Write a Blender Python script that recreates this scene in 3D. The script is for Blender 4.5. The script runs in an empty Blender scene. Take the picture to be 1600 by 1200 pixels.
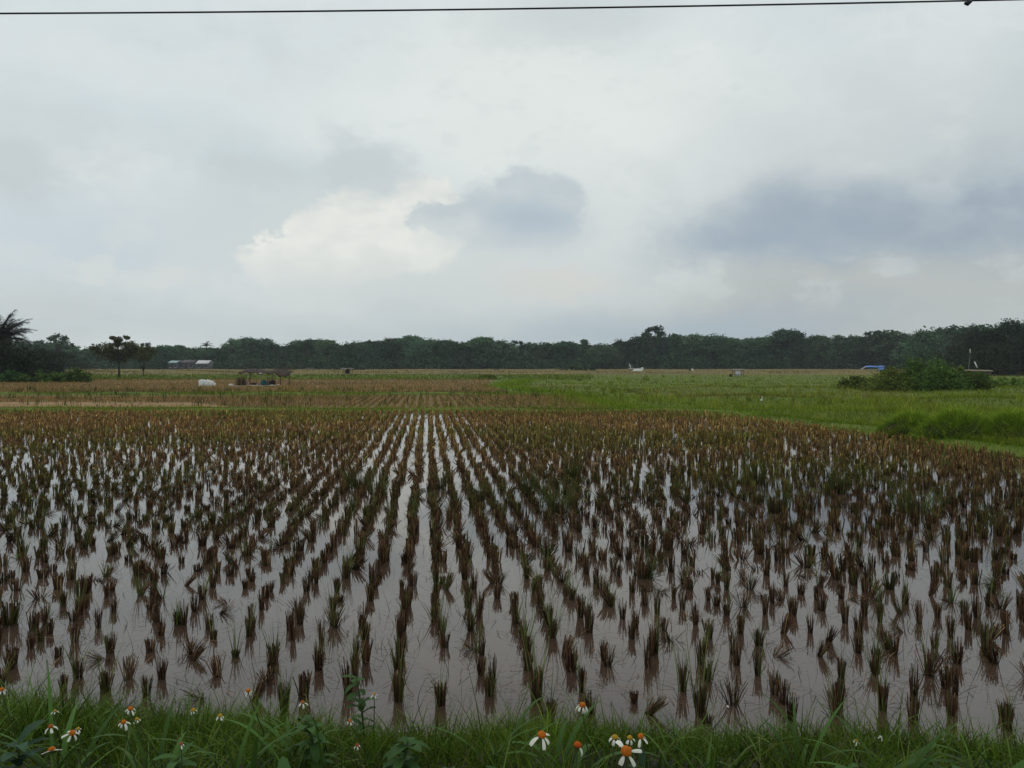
import bpy, math, random
import numpy as np
from mathutils import Vector
random.seed(7)
rng = np.random.default_rng(11)
C = bpy.context.scene.collection
S = bpy.context.scene
R = math.radians

# ------------------------------------------------------------------ camera
F = 1232.0; HY = 571.0; H = 2.0          # focal length in photo pixels, horizon line, eye height over the water
cam = bpy.data.objects.new('camera', bpy.data.cameras.new('camera')); C.objects.link(cam)
cam.data.sensor_width = 36; cam.data.lens = 36*F/1600
cam.data.clip_start = 0.05; cam.data.clip_end = 6000
cam.location = (0, 0, H)
cam.rotation_euler = (R(90), 0, 0); cam.data.shift_y = -(600-HY)/1600
S.camera = cam
S.view_settings.view_transform = 'Standard'; S.view_settings.look = 'None'
S.view_settings.gamma = 1; S.view_settings.exposure = 0; S.view_settings.use_curve_mapping = False

def lin(r, g, b):
    f = lambda c: (c/255/12.92 if c/255 <= .04045 else ((c/255+.055)/1.055)**2.4)
    return (f(r), f(g), f(b))
def at(px, py, Y):
    """point at depth Y that lies on a line of sight given in photo pixels"""
    return Vector(((px-800)/F*Y, Y, H-(py-HY)/F*Y))

# ------------------------------------------------------------------ world: sky with cloud layers
W = bpy.data.worlds.new('World'); S.world = W; W.use_nodes = True
nt = W.node_tree; N = nt.nodes; L = nt.links
for n in list(N): N.remove(n)
def put(sock, v):
    if isinstance(v, (int, float)): sock.default_value = v
    elif isinstance(v, tuple): sock.default_value = v if len(v) == len(sock.default_value) else (*v, 1)
    else: L.new(v, sock)
def math_(op, a, b=None, c=None):
    n = N.new('ShaderNodeMath'); n.operation = op
    put(n.inputs[0], a)
    if b is not None: put(n.inputs[1], b)
    if c is not None: put(n.inputs[2], c)
    return n.outputs[0]
def sstep(x, lo, hi):
    n = N.new('ShaderNodeMapRange'); n.interpolation_type = 'SMOOTHSTEP'
    put(n.inputs['Value'], x); put(n.inputs['From Min'], lo); put(n.inputs['From Max'], hi)
    return n.outputs['Result']
def mixc(f, a, b):
    n = N.new('ShaderNodeMix'); n.data_type = 'RGBA'
    put(n.inputs['Factor'], f); put(n.inputs['A'], a); put(n.inputs['B'], b)
    return n.outputs['Result']
def noise(vec, scale, detail=5, rough=.55):
    n = N.new('ShaderNodeTexNoise'); L.new(vec, n.inputs['Vector'])
    n.inputs['Scale'].default_value = scale; n.inputs['Detail'].default_value = detail; n.inputs['Roughness'].default_value = rough
    return n
tc = N.new('ShaderNodeTexCoord'); sep = N.new('ShaderNodeSeparateXYZ'); L.new(tc.outputs['Generated'], sep.inputs[0])
az = math_('MULTIPLY', math_('ARCTAN2', sep.outputs[0], sep.outputs[1]), F)      # azimuth and elevation of the direction
el = math_('MULTIPLY', math_('ARCSINE', sep.outputs[2]), F)
cmb = N.new('ShaderNodeCombineXYZ'); L.new(math_('MULTIPLY', az, .01), cmb.inputs[0]); L.new(math_('MULTIPLY', el, .016), cmb.inputs[1])
P = cmb.outputs[0]
nb = noise(P, .9, 7, .6); ns = noise(P, .32, 5, .55)
def offs(n, amp):
    s = N.new('ShaderNodeSeparateColor'); L.new(n.outputs['Color'], s.inputs[0])
    return (math_('MULTIPLY_ADD', s.outputs[0], amp, -amp/2), math_('MULTIPLY_ADD', s.outputs[1], amp, -amp/2))
nf = noise(P, 3.6, 6, .6); bo = offs(nb, 95); bf = offs(nf, 34); so = offs(ns, 190)
azB, elB = math_('ADD', math_('ADD', az, bo[0]), bf[0]), math_('ADD', math_('ADD', el, bo[1]), bf[1])
azS, elS = math_('ADD', az, so[0]), math_('ADD', el, so[1])
def ang(px, py):
    return (math.atan((px-800)/F)*F, math.atan((HY-py)/math.hypot(F, px-800))*F)
def blob(px, py, rx, ry, soft, billow=False):
    a, e = ang(px, py); A, E = (azB, elB) if billow else (azS, elS)
    k = F*F/(F*F+(px-800)**2)
    dx = math_('MULTIPLY', math_('SUBTRACT', A, a), 1/(rx*k)); dy = math_('MULTIPLY', math_('SUBTRACT', E, e), 1/ry)
    d = math_('SQRT', math_('ADD', math_('MULTIPLY', dx, dx), math_('MULTIPLY', dy, dy)))
    return sstep(d, 1+soft, 1-soft)
def union(ms):
    m = ms[0]
    for x in ms[1:]: m = math_('MAXIMUM', m, x)
    return m
ramp = N.new('ShaderNodeValToRGB'); L.new(math_('MULTIPLY', el, 1/1600), ramp.inputs[0])
cr = ramp.color_ramp
for pos, c in ((.0, (186,197,200)), (.06, (192,204,207)), (.13, (202,213,216)), (.22, (211,221,222)), (.34, (217,225,225)), (.7, (220,227,227))):
    e = cr.elements.new(pos); e.color = (*lin(*c), 1)
cr.elements.remove(cr.elements[0]); cr.elements.remove(cr.elements[-1])
sky = N.new('ShaderNodeTexSky'); sky.sky_type = 'NISHITA'; sky.sun_disc = False
SUN_EL, SUN_AZ = R(52), R(-25)
sky.sun_elevation = SUN_EL; sky.sun_rotation = SUN_AZ
BG = 0.10
nish = N.new('ShaderNodeVectorMath'); nish.operation = 'SCALE'; L.new(sky.outputs[0], nish.inputs[0]); nish.inputs['Scale'].default_value = BG
col = mixc(.90, nish.outputs[0], ramp.outputs[0])
big = noise(P, .22, 6, .55)
col = mixc(math_('MULTIPLY', sstep(big.outputs[0], .40, .62), .55), col, lin(226, 232, 230))
big2 = noise(P, .36, 6, .6)
col = mixc(math_('MULTIPLY', sstep(big2.outputs[0], .50, .68), .45), col, lin(199, 208, 211))
def layer(f, amount, rgb):
    global col
    col = mixc(math_('MULTIPLY', f, amount), col, lin(*rgb))
# broad tints
layer(blob(900, 190, 420, 130, .6), .8, (226, 232, 229))
layer(blob(1640, 60, 260, 200, .8), .5, (198, 208, 210))
layer(blob(150, 380, 330, 60, .7), .6, (193, 207, 216))
layer(blob(450, 335, 150, 75, .6), .8, (194, 207, 212))
layer(blob(1420, 250, 480, 110, .7), .65, (193, 202, 204))
layer(blob(20, 285, 90, 42, .5), .6, (193, 202, 204))
layer(blob(370, 290, 62, 20, .6), .5, (196, 204, 206))
layer(blob(1430, 470, 500, 110, .6), .8, (177, 184, 184))
layer(blob(1330, 452, 260, 30, .8), .4, (188, 190, 187))
layer(blob(950, 515, 260, 34, .8), .7, (168, 183, 194))
layer(blob(1150, 505, 180, 34, .8), .7, (168, 180, 189))
layer(blob(560, 505, 500, 34, .8), .5, (182, 195, 201))
fine_ = noise(P, .75, 8, .62); fine2 = noise(P, 1.5, 8, .6)
up = sstep(el, 40, 160)
col = mixc(math_('MULTIPLY', math_('MULTIPLY', sstep(fine_.outputs[0], .50, .60), up), .26), col, lin(230, 235, 232))
col = mixc(math_('MULTIPLY', math_('MULTIPLY', sstep(fine2.outputs[0], .50, .66), up), .22), col, lin(193, 203, 207))
# bright cumulus left of centre
ptc = noise(P, 1.1, 5, .5)
layer(blob(690, 400, 330, 85, .8), .8, (214, 220, 218))
cum = union([blob(625, 345, 118, 74, .10, True), blob(480, 412, 112, 42, .12, True), blob(655, 300, 66, 30, .10, True), blob(545, 380, 100, 62, .12, True)])
cumcol = mixc(sstep(ptc.outputs[0], .25, .75), lin(219, 223, 220), lin(241, 242, 234))
col = mixc(math_('MULTIPLY', math_('MULTIPLY', cum, sstep(el, ang(800, 480)[1], ang(800, 370)[1])), .95), col, cumcol)
layer(blob(570, 262, 74, 44, .45, True), .85, (196, 206, 210))
layer(union([blob(255, 432, 66, 20, .4, True), blob(155, 415, 40, 17, .4, True)]), .7, (214, 219, 217))
layer(blob(75, 470, 95, 30, .6, True), .5, (205, 211, 211))
layer(blob(1000, 200, 92, 38, .6, True), .7, (228, 233, 231))
layer(blob(1075, 285, 20, 30, .8, True), .45, (226, 231, 230))
layer(blob(870, 442, 80, 26, .6, True), .7, (216, 216, 210))
layer(blob(730, 455, 260, 40, .8, True), .4, (203, 209, 209))
# grey cloud in front of the centre
g1 = union([blob(835, 332, 82, 64, .2, True), blob(695, 338, 56, 28, .2, True), blob(755, 345, 80, 46, .3, True), blob(790, 362, 130, 46, .6, True)])
gcol = mixc(sstep(ptc.outputs[0], .35, .65), lin(188, 200, 206), lin(197, 207, 211))
gcol = mixc(blob(835, 365, 70, 44, .8), gcol, lin(172, 187, 200))
col = mixc(math_('MULTIPLY', math_('MULTIPLY', g1, sstep(el, ang(800, 435)[1], ang(800, 330)[1])), .88), col, gcol)
# dark blue grey band on the right
layer(blob(1190, 285, 130, 55, .8, True), .6, (190, 199, 203))
layer(blob(1130, 240, 90, 40, .8, True), .5, (226, 231, 230))
layer(blob(880, 30, 130, 40, .8, True), .6, (196, 205, 207))
layer(blob(1480, 60, 80, 60, .9, True), .5, (222, 228, 228))
layer(blob(1290, 200, 200, 60, .9, True), .5, (206, 213, 215))
layer(blob(640, 165, 90, 20, .8, True), .5, (226, 232, 231))
layer(blob(200, 110, 260, 26, .9, True), .5, (220, 227, 227))
layer(blob(200, 210, 200, 20, .9, True), .4, (202, 212, 215))
band = math_('MULTIPLY_ADD', sstep(nb.outputs[0], .35, .62), .45, .5)
layer(math_('MULTIPLY', blob(1330, 340, 200, 48, .8), band), .85, (152, 168, 182))
layer(math_('MULTIPLY', blob(1540, 325, 170, 56, .9), band), .95, (156, 170, 184))
layer(blob(1190, 378, 140, 30, .9, True), .7, (158, 174, 189))
layer(blob(1230, 350, 130, 36, .9, True), .5, (154, 170, 185))
sc = N.new('ShaderNodeVectorMath'); sc.operation = 'SCALE'; L.new(col, sc.inputs[0]); sc.inputs['Scale'].default_value = 1/BG
bg = N.new('ShaderNodeBackground'); L.new(sc.outputs[0], bg.inputs['Color']); bg.inputs['Strength'].default_value = BG
wo = N.new('ShaderNodeOutputWorld'); L.new(bg.outputs[0], wo.inputs['Surface'])
W.cycles.sampling_method = 'MANUAL'; W.cycles.sample_map_resolution = 512

sl = bpy.data.lights.new('sun', 'SUN'); sl.energy = 0.5; sl.angle = R(25); sl.color = (1, .95, .87)
so_ = bpy.data.objects.new('sun', sl); C.objects.link(so_)
sd = Vector((math.sin(SUN_AZ)*math.cos(SUN_EL), math.cos(SUN_AZ)*math.cos(SUN_EL), math.sin(SUN_EL)))
so_.rotation_euler = sd.to_track_quat('Z', 'Y').to_euler()

# ------------------------------------------------------------------ helpers
def tag(o, label=None, cat=None, group=None, kind=None):
    if label: o['label'] = label
    if cat: o['category'] = cat
    if group: o['group'] = group
    if kind: o['kind'] = kind
    return o
def link(o, parent=None):
    C.objects.link(o)
    if parent is not None: o.parent = parent
    return o
def empty(name, loc, rz=0):
    o = bpy.data.objects.new(name, None); o.location = loc; o.rotation_euler = (0, 0, rz); o.empty_display_size = .1
    return link(o)
class MB:
    """collects quads / tris with per vertex colours"""
    def __init__(s): s.v = []; s.q = []; s.c = []; s.t = []; s.n = 0
    def add(s, v, q, c, t=None):
        v = np.asarray(v, float).reshape(-1, 3); q = np.asarray(q, int).reshape(-1, 4)
        c = np.asarray(c, float)
        if c.ndim == 1: c = np.tile(c, (len(v), 1))
        s.v.append(v); s.q.append(q+s.n); s.c.append(c); s.n += len(v)
    def merge(s, arr, loc, rz, sc, tint=(1, 1, 1)):
        v, q, c = arr; cz, sz = math.cos(rz), math.sin(rz)
        w = v*np.array([sc[0], sc[0], sc[1]])
        w = np.stack([w[:, 0]*cz-w[:, 1]*sz, w[:, 0]*sz+w[:, 1]*cz, w[:, 2]], 1)+np.asarray(loc)
        s.add(w, q, c*np.asarray(tint))
    def arr(s): return np.concatenate(s.v), np.concatenate(s.q), np.concatenate(s.c)
    def mesh(s, name, mat, smooth=False):
        v, q, c = s.arr()
        me = bpy.data.meshes.new(name)
        me.vertices.add(len(v)); me.vertices.foreach_set('co', v.astype(np.float32).ravel())
        nq = len(q); me.loops.add(nq*4); me.polygons.add(nq)
        me.loops.foreach_set('vertex_index', q.astype(np.int32).ravel())
        me.polygons.foreach_set('loop_start', np.arange(0, nq*4, 4, dtype=np.int32))
        a = me.color_attributes.new('col', 'FLOAT_COLOR', 'POINT')
        a.data.foreach_set('color', np.concatenate([c, np.ones((len(c), 1))], 1).astype(np.float32).ravel())
        me.update(calc_edges=True); me.validate()
        if smooth: me.polygons.foreach_set('use_smooth', np.ones(len(me.polygons), bool))
        me.materials.append(mat)
        return me
    def build(s, name, mat, parent=None, smooth=False):
        return link(bpy.data.objects.new(name, s.mesh(name, mat, smooth)), parent)
    # -- shapes
    def box(s, x0, x1, y0, y1, z0, z1, c=(1, 1, 1), jit=0):
        v = np.array([(x, y, z) for z in (z0, z1) for y in (y0, y1) for x in (x0, x1)], float)
        if jit: v = v+rng.normal(0, jit, v.shape)
        s.add(v, [(0, 2, 3, 1), (4, 5, 7, 6), (0, 1, 5, 4), (2, 6, 7, 3), (0, 4, 6, 2), (1, 3, 7, 5)], np.array(c, float))
    def tube(s, pts, rad, c=(1, 1, 1), n=8):
        pts = [Vector(p) for p in pts]
        rad = [rad]*len(pts) if not hasattr(rad, '__len__') else rad
        vs = []; q = []
        for i, p in enumerate(pts):
            d = (pts[min(i+1, len(pts)-1)]-pts[max(i-1, 0)]).normalized()
            u = d.orthogonal().normalized() if i == 0 else (u-d*u.dot(d)).normalized()
            w = d.cross(u)
            for k in range(n):
                a = 2*math.pi*k/n
                vs.append(p+(u*math.cos(a)+w*math.sin(a))*rad[i])
        for i in range(len(pts)-1):
            for k in range(n):
                q.append((i*n+k, i*n+(k+1) % n, (i+1)*n+(k+1) % n, (i+1)*n+k))
        b = len(vs); vs.append(pts[0]); vs.append(pts[-1])
        for k in range(0, n, 2):
            q.append((b, (k+2) % n, (k+1) % n, k)); m = (len(pts)-1)*n
            q.append((b+1, m+k, m+(k+1) % n, m+(k+2) % n))
        s.add([tuple(x) for x in vs], q, np.array(c, float))
    def lump(s, loc, r, c=(1, 1, 1), nu=10, nv=6, rough=.12, flat=0):
        """uneven rounded body (sack, stone, bird body)"""
        vs = []; q = []
        for j in range(nv+1):
            th = math.pi*j/nv
            for k in range(nu):
                a = 2*math.pi*k/nu; f = 1+rng.normal(0, rough)*(0 < j < nv)
                z = math.cos(th)
                if flat: z = math.copysign(abs(z)**flat, z)
                vs.append((loc[0]+r[0]*math.sin(th)**(flat or 1)*math.cos(a)*f, loc[1]+r[1]*math.sin(th)**(flat or 1)*math.sin(a)*f, loc[2]+r[2]*z*(1+rng.normal(0, rough/3)*(0 < j < nv))))
        for j in range(nv):
            for k in range(nu):
                q.append((j*nu+k, (j+1)*nu+k, (j+1)*nu+(k+1) % nu, j*nu+(k+1) % nu))
        s.add(vs, q, np.array(c, float))

def blades(base, azi, tilt, bend, length, width, segs=2, facing=None, tip=.1, col=None, coltip=None, belly=False):
    """many ribbons at once -> (v, q, c)"""
    n = len(base); base = np.asarray(base, float)
    f = lambda a: np.broadcast_to(np.asarray(a, float), (n,)).copy()
    azi, tilt, bend, length, width = map(f, (azi, tilt, bend, length, width))
    facing = azi+np.pi/2 if facing is None else f(facing)
    wx, wy = np.cos(facing), np.sin(facing)
    V = np.zeros((n, (segs+1)*2, 3)); Cc = np.zeros((n, (segs+1)*2, 3))
    p = base.copy()
    col = np.broadcast_to(np.asarray(col, float), (n, 3)); coltip = col if coltip is None else np.broadcast_to(np.asarray(coltip, float), (n, 3))
    for i in range(segs+1):
        t = i/segs
        if i:
            th = tilt+bend*(t-.5/segs); ds = length/segs
            p = p+np.stack([np.sin(th)*np.cos(azi)*ds, np.sin(th)*np.sin(azi)*ds, np.cos(th)*ds], 1)
        w = width*.5*((1-(1-tip)*t) if not belly else max(tip, math.sin(math.pi*(t*.85+.12))))
        o = np.stack([wx*w, wy*w, np.zeros(n)], 1)
        V[:, 2*i] = p-o; V[:, 2*i+1] = p+o
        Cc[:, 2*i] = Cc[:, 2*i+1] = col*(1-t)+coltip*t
    b = np.arange(n)[:, None]*((segs+1)*2)
    q = np.stack([np.stack([b[:, 0]+2*i, b[:, 0]+2*i+1, b[:, 0]+2*i+3, b[:, 0]+2*i+2], 1) for i in range(segs)], 1).reshape(-1, 4)
    return V.reshape(-1, 3), q, Cc.reshape(-1, 3)

_lat = np.random.default_rng(5).uniform(0, 1, (256, 256))
def fbm(X, Y, s_, oct_=4):
    """patchy noise over the ground, about 0..1"""
    X = np.asarray(X, float)*s_+500; Y = np.asarray(Y, float)*s_+500; r_ = 0; a_ = .5
    for _ in range(oct_):
        i, j = np.floor(X).astype(int), np.floor(Y).astype(int); u, v = X-i, Y-j; u, v = u*u*(3-2*u), v*v*(3-2*v)
        g = lambda a, b: _lat[a % 256, b % 256]
        r_ = r_+a_*((g(i, j)*(1-u)+g(i+1, j)*u)*(1-v)+(g(i, j+1)*(1-u)+g(i+1, j+1)*u)*v); a_ *= .5; X = X*2.03+17; Y = Y*2.03+31
    return r_/(1-.5**oct_)

# ------------------------------------------------------------------ materials
def material(name, rough=.7, spec=.3):
    m = bpy.data.materials.new(name); m.use_nodes = True
    n = m.node_tree.nodes; b = n['Principled BSDF']
    b.inputs['Roughness'].default_value = rough; b.inputs['Specular IOR Level'].default_value = spec
    return m, m.node_tree, b
def attr_mat(name, rough=.65, spec=.25, var=.35, objvar=0, translucent=0, bump=0, bscale=30):
    """colour from the mesh's own colours, varied per leaf / stem"""
    m, t, b = material(name, rough, spec)
    a = t.nodes.new('ShaderNodeVertexColor'); a.layer_name = 'col'
    g = t.nodes.new('ShaderNodeNewGeometry')
    mr = t.nodes.new('ShaderNodeMapRange'); mr.inputs['To Min'].default_value = 1-var; mr.inputs['To Max'].default_value = 1+var
    t.links.new(g.outputs['Random Per Island'], mr.inputs['Value'])
    hs = t.nodes.new('ShaderNodeHueSaturation'); t.links.new(a.outputs[0], hs.inputs['Color']); t.links.new(mr.outputs[0], hs.inputs['Value'])
    src = hs.outputs[0]
    if objvar:
        oi = t.nodes.new('ShaderNodeObjectInfo')
        m2 = t.nodes.new('ShaderNodeMapRange'); m2.inputs['To Min'].default_value = 1-objvar; m2.inputs['To Max'].default_value = 1+objvar
        t.links.new(oi.outputs['Random'], m2.inputs['Value'])
        h2 = t.nodes.new('ShaderNodeHueSaturation'); t.links.new(src, h2.inputs['Color']); t.links.new(m2.outputs[0], h2.inputs['Value'])
        m3 = t.nodes.new('ShaderNodeMapRange'); m3.inputs['To Min'].default_value = .47; m3.inputs['To Max'].default_value = .525
        mm = t.nodes.new('ShaderNodeMath'); mm.operation = 'FRACT'; mx = t.nodes.new('ShaderNodeMath'); mx.operation = 'MULTIPLY'; mx.inputs[1].default_value = 7.31
        t.links.new(oi.outputs['Random'], mx.inputs[0]); t.links.new(mx.outputs[0], mm.inputs[0]); t.links.new(mm.outputs[0], m3.inputs['Value']); t.links.new(m3.outputs[0], h2.inputs['Hue'])
        src = h2.outputs[0]
    t.links.new(src, b.inputs['Base Color'])
    if bump:
        nz = t.nodes.new('ShaderNodeTexNoise'); nz.inputs['Scale'].default_value = bscale; nz.inputs['Detail'].default_value = 6
        bp = t.nodes.new('ShaderNodeBump'); bp.inputs['Strength'].default_value = bump; bp.inputs['Distance'].default_value = .02
        t.links.new(nz.outputs[0], bp.inputs['Height']); t.links.new(bp.outputs[0], b.inputs['Normal'])
    if translucent:
        tr = t.nodes.new('ShaderNodeBsdfTranslucent'); t.links.new(src, tr.inputs['Color'])
        mxs = t.nodes.new('ShaderNodeMixShader'); mxs.inputs[0].default_value = translucent
        t.links.new(b.outputs[0], mxs.inputs[1]); t.links.new(tr.outputs[0], mxs.inputs[2])
        t.links.new(mxs.outputs[0], t.nodes['Material Output'].inputs['Surface'])
    return m
M_straw = attr_mat('dry_rice_straw', .85, .08, .45)
M_grass = attr_mat('green_grass', .85, .03, .4, translucent=.25)
M_leaf = attr_mat('broad_leaf', .65, .12, .2, translucent=.2)
M_tree = attr_mat('tree_leaves', .75, .08, .45, objvar=.5, translucent=.15)
M_bark = attr_mat('bark', .85, .15, .1, bump=.4)
M_cloth = attr_mat('woven_cloth', .8, .2, .12, bump=.3, bscale=8)
M_wood = attr_mat('weathered_wood', .85, .15, .25, bump=.4)
M_petal = attr_mat('flower_petal', .55, .25, .06, translucent=.15)
M_disc = attr_mat('flower_disc', .8, .1, .3, bump=.6, bscale=400)
M_paint = attr_mat('painted_wall', .75, .25, .05, bump=.2)

def soil_mat(name, stops, scale, bump=.5, rough=.9, fine=40):
    m, t, b = material(name, rough, .2)
    tcx = t.nodes.new('ShaderNodeTexCoord')
    n1 = t.nodes.new('ShaderNodeTexNoise'); n1.inputs['Scale'].default_value = scale; n1.inputs['Detail'].default_value = 9; n1.inputs['Roughness'].default_value = .65
    t.links.new(tcx.outputs['Object'], n1.inputs['Vector'])
    r = t.nodes.new('ShaderNodeValToRGB'); t.links.new(n1.outputs[0], r.inputs[0])
    e = r.color_ramp.elements
    e[0].position, e[0].color = stops[0][0], (*stops[0][1], 1); e[1].position, e[1].color = stops[-1][0], (*stops[-1][1], 1)
    for p_, c_ in stops[1:-1]: x = e.new(p_); x.color = (*c_, 1)
    t.links.new(r.outputs[0], b.inputs['Base Color'])
    n2 = t.nodes.new('ShaderNodeTexNoise'); n2.inputs['Scale'].default_value = fine; n2.inputs['Detail'].default_value = 8
    t.links.new(tcx.outputs['Object'], n2.inputs['Vector'])
    bp = t.nodes.new('ShaderNodeBump'); bp.inputs['Strength'].default_value = bump; bp.inputs['Distance'].default_value = .05
    t.links.new(n2.outputs[0], bp.inputs['Height']); t.links.new(bp.outputs[0], b.inputs['Normal'])
    return m
M_ground = soil_mat('field_soil', [(.3, (.035, .045, .018)), (.5, (.07, .075, .028)), (.7, (.10, .075, .035))], .06)
M_bank = soil_mat('bank_soil', [(.35, (.02, .022, .012)), (.65, (.05, .042, .025))], 3)
M_brown = soil_mat('stubble_soil', [(.3, (.11, .07, .03)), (.5, (.18, .11, .045)), (.7, (.14, .12, .04))], .25)
M_bare = soil_mat('bare_soil', [(.3, (.22, .135, .06)), (.7, (.33, .21, .10))], .6)
M_green = soil_mat('grass_soil', [(.3, (.07, .115, .012)), (.7, (.13, .16, .022))], .5)
M_gold = soil_mat('ripening_rice', [(.3, (.10, .085, .028)), (.5, (.155, .12, .038)), (.7, (.20, .145, .045))], .045, fine=6, bump=1)

# water: shallow, muddy, nearly still
M_water, t, b = material('muddy_water', .03, .5)
b.inputs['IOR'].default_value = 1.50
tcx = t.nodes.new('ShaderNodeTexCoord')
n1 = t.nodes.new('ShaderNodeTexNoise'); n1.inputs['Scale'].default_value = .9; n1.inputs['Detail'].default_value = 7
t.links.new(tcx.outputs['Object'], n1.inputs['Vector'])
r = t.nodes.new('ShaderNodeValToRGB'); t.links.new(n1.outputs[0], r.inputs[0])
r.color_ramp.elements[0].position = .35; r.color_ramp.elements[0].color = (.050, .031, .022, 1)
r.color_ramp.elements[1].position = .65; r.color_ramp.elements[1].color = (.072, .047, .034, 1)
t.links.new(r.outputs[0], b.inputs['Base Color'])
mp = t.nodes.new('ShaderNodeMapping'); mp.inputs['Scale'].default_value = (3, 9, 1); t.links.new(tcx.outputs['Object'], mp.inputs[0])
n2 = t.nodes.new('ShaderNodeTexNoise'); n2.inputs['Scale'].default_value = 1.6; n2.inputs['Detail'].default_value = 4
t.links.new(mp.outputs[0], n2.inputs['Vector'])
bp = t.nodes.new('ShaderNodeBump'); bp.inputs['Strength'].default_value = .05; bp.inputs['Distance'].default_value = .006
n3 = t.nodes.new('ShaderNodeTexNoise'); n3.inputs['Scale'].default_value = .35; n3.inputs['Detail'].default_value = 3; t.links.new(tcx.outputs['Object'], n3.inputs['Vector'])
m3 = t.nodes.new('ShaderNodeMapRange'); m3.inputs['From Min'].default_value = .5; m3.inputs['From Max'].default_value = .68; m3.inputs['To Min'].default_value = .03; m3.inputs['To Max'].default_value = .22; t.links.new(n3.outputs[0], m3.inputs['Value']); t.links.new(m3.outputs[0], bp.inputs['Strength'])
n2.inputs['Scale'].default_value = 3.2
t.links.new(n2.outputs[0], bp.inputs['Height']); t.links.new(bp.outputs[0], b.inputs['Normal'])

# ------------------------------------------------------------------ ground and fields
def sheet(name, poly, z, mat):
    me = bpy.data.meshes.new(name); me.from_pydata([(x, y, z) for x, y in poly], [], [list(range(len(poly)))]); me.materials.append(mat)
    o = link(bpy.data.objects.new(name, me)); tag(o, kind='structure'); return o
def ridge(name, path, width, height, mat, z0=-.04):
    """a low earth bund following a path"""
    m = MB(); vs = []; q = []; prof = [(-.5, 0), (-.32, .75), (-.1, 1), (.12, .98), (.34, .7), (.5, 0)]
    pts = []
    for (a, b_) in zip(path[:-1], path[1:]):
        k = max(2, int(math.dist(a, b_)/.6))
        pts += [(a[0]+(b_[0]-a[0])*i/k, a[1]+(b_[1]-a[1])*i/k) for i in range(k)]
    pts.append(path[-1])
    for i, p in enumerate(pts):
        d = Vector(pts[min(i+1, len(pts)-1)])-Vector(pts[max(i-1, 0)]); d.normalize(); nx, ny = -d.y, d.x
        for u, h in prof:
            f = 1+.25*math.sin(i*.7+u*5)+rng.normal(0, .08)
            vs.append((p[0]+nx*u*width*f, p[1]+ny*u*width*f, z0+h*height*(1+.3*math.sin(i*.37))))
    k = len(prof)
    for i in range(len(pts)-1):
        for j in range(k-1): q.append((i*k+j, i*k+j+1, (i+1)*k+j+1, (i+1)*k+j))
    m.add(vs, q, (1, 1, 1)); o = m.build(name, mat, smooth=True); tag(o, kind='structure'); return o

sheet('ground', [(-700, -60), (700, -60), (700, 700), (-700, 700)], -.06, M_ground)
EDGE_R = [(13.6, 3.2), (12.3, 10), (11.1, 17.5), (10.1, 24.5), (8.7, 31.5), (6.5, 33.8)]        # right border of the flooded paddy
def edge_r(Y): return np.interp(Y, [p[1] for p in EDGE_R], [p[0] for p in EDGE_R])
sheet('water', [(-36, 3.0)]+EDGE_R+[(-36, 33.8)], 0, M_water)
sheet('stubble_field', [(-60, 35.8), (4.5, 35.8), (3.5, 52), (-60, 52)], .03, M_brown)
sheet('dirt_strip', [(-40, 37.0), (-13, 37.0), (-17, 41.5), (-40, 42.5)], .05, M_bare)
sheet('stubble_field', [(-90, 57), (0, 57), (-3, 75), (-2, 108), (-90, 118)], .03, M_brown)
sheet('grass_field', [(14.5, 3), (90, 3), (190, 170), (-6, 170), (-6, 112), (-5, 75), (0, 52), (3, 36), (9.2, 32), (11.6, 17.5)], .02, M_green)
sheet('grass_field', [(-90, 120), (-2, 110), (-4, 170), (-90, 170)], .02, M_green)

def zbank(X, Y):
    X = np.asarray(X, float); Y = np.asarray(Y, float)
    ye = 4.45-.10*X+.08*np.sin(X*2.3)+.05*np.sin(X*5.1+1)
    t_ = np.clip((ye+.2-Y)/(ye+.2-2.0), 0, 1)
    return -.09+.9*(t_*t_*(3-2*t_))**.9+.02*np.sin(X*6.1+Y*4.3)+.015*np.sin(X*11+Y*9)
m = MB(); nx, ny = 121, 61
gx, gy = np.meshgrid(np.linspace(-12, 12, nx), np.linspace(-8, 5.9, ny))
gz = np.where(gy > 5.6, -.15, zbank(gx, gy))
q = [(j*nx+i, j*nx+i+1, (j+1)*nx+i+1, (j+1)*nx+i) for j in range(ny-1) for i in range(nx-1)]
m.add(np.stack([gx, gy, gz], -1), q, (1, 1, 1)); tag(m.build('grass_bank', M_bank, smooth=True), kind='structure')
ridge('field_bund', [(-45, 34.6), (6.6, 34.6), (9.4, 32.2), (11.0, 24.6), (11.9, 17.5), (13.2, 10), (14.4, 3.5)], 1.5, .14, M_green)
ridge('field_bund', [(-60, 54.5), (-20, 54), (3, 54)], 2.2, .16, M_green)

# ripening rice beyond: a canopy about 0.6 m high with an uneven top
m = MB(); nx, ny = 150, 50
gx, gy = np.meshgrid(np.linspace(-1, 1, nx), np.linspace(0, 1, ny))
Y0 = 172; YY = Y0+gy*148; XX = gx*(170+150*gy)+10
zz = .45+.12*np.sin(XX*.21+YY*.13)+rng.normal(0, .06, XX.shape); zz[0] = 0
m.add(np.stack([XX, YY, zz], -1), [(j*nx+i, j*nx+i+1, (j+1)*nx+i+1, (j+1)*nx+i) for j in range(ny-1) for i in range(nx-1)], (1, 1, 1))
tag(m.build('ripe_rice', M_gold), 'golden ripening rice field in front of the far treeline', 'rice field', kind='stuff')

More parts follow.
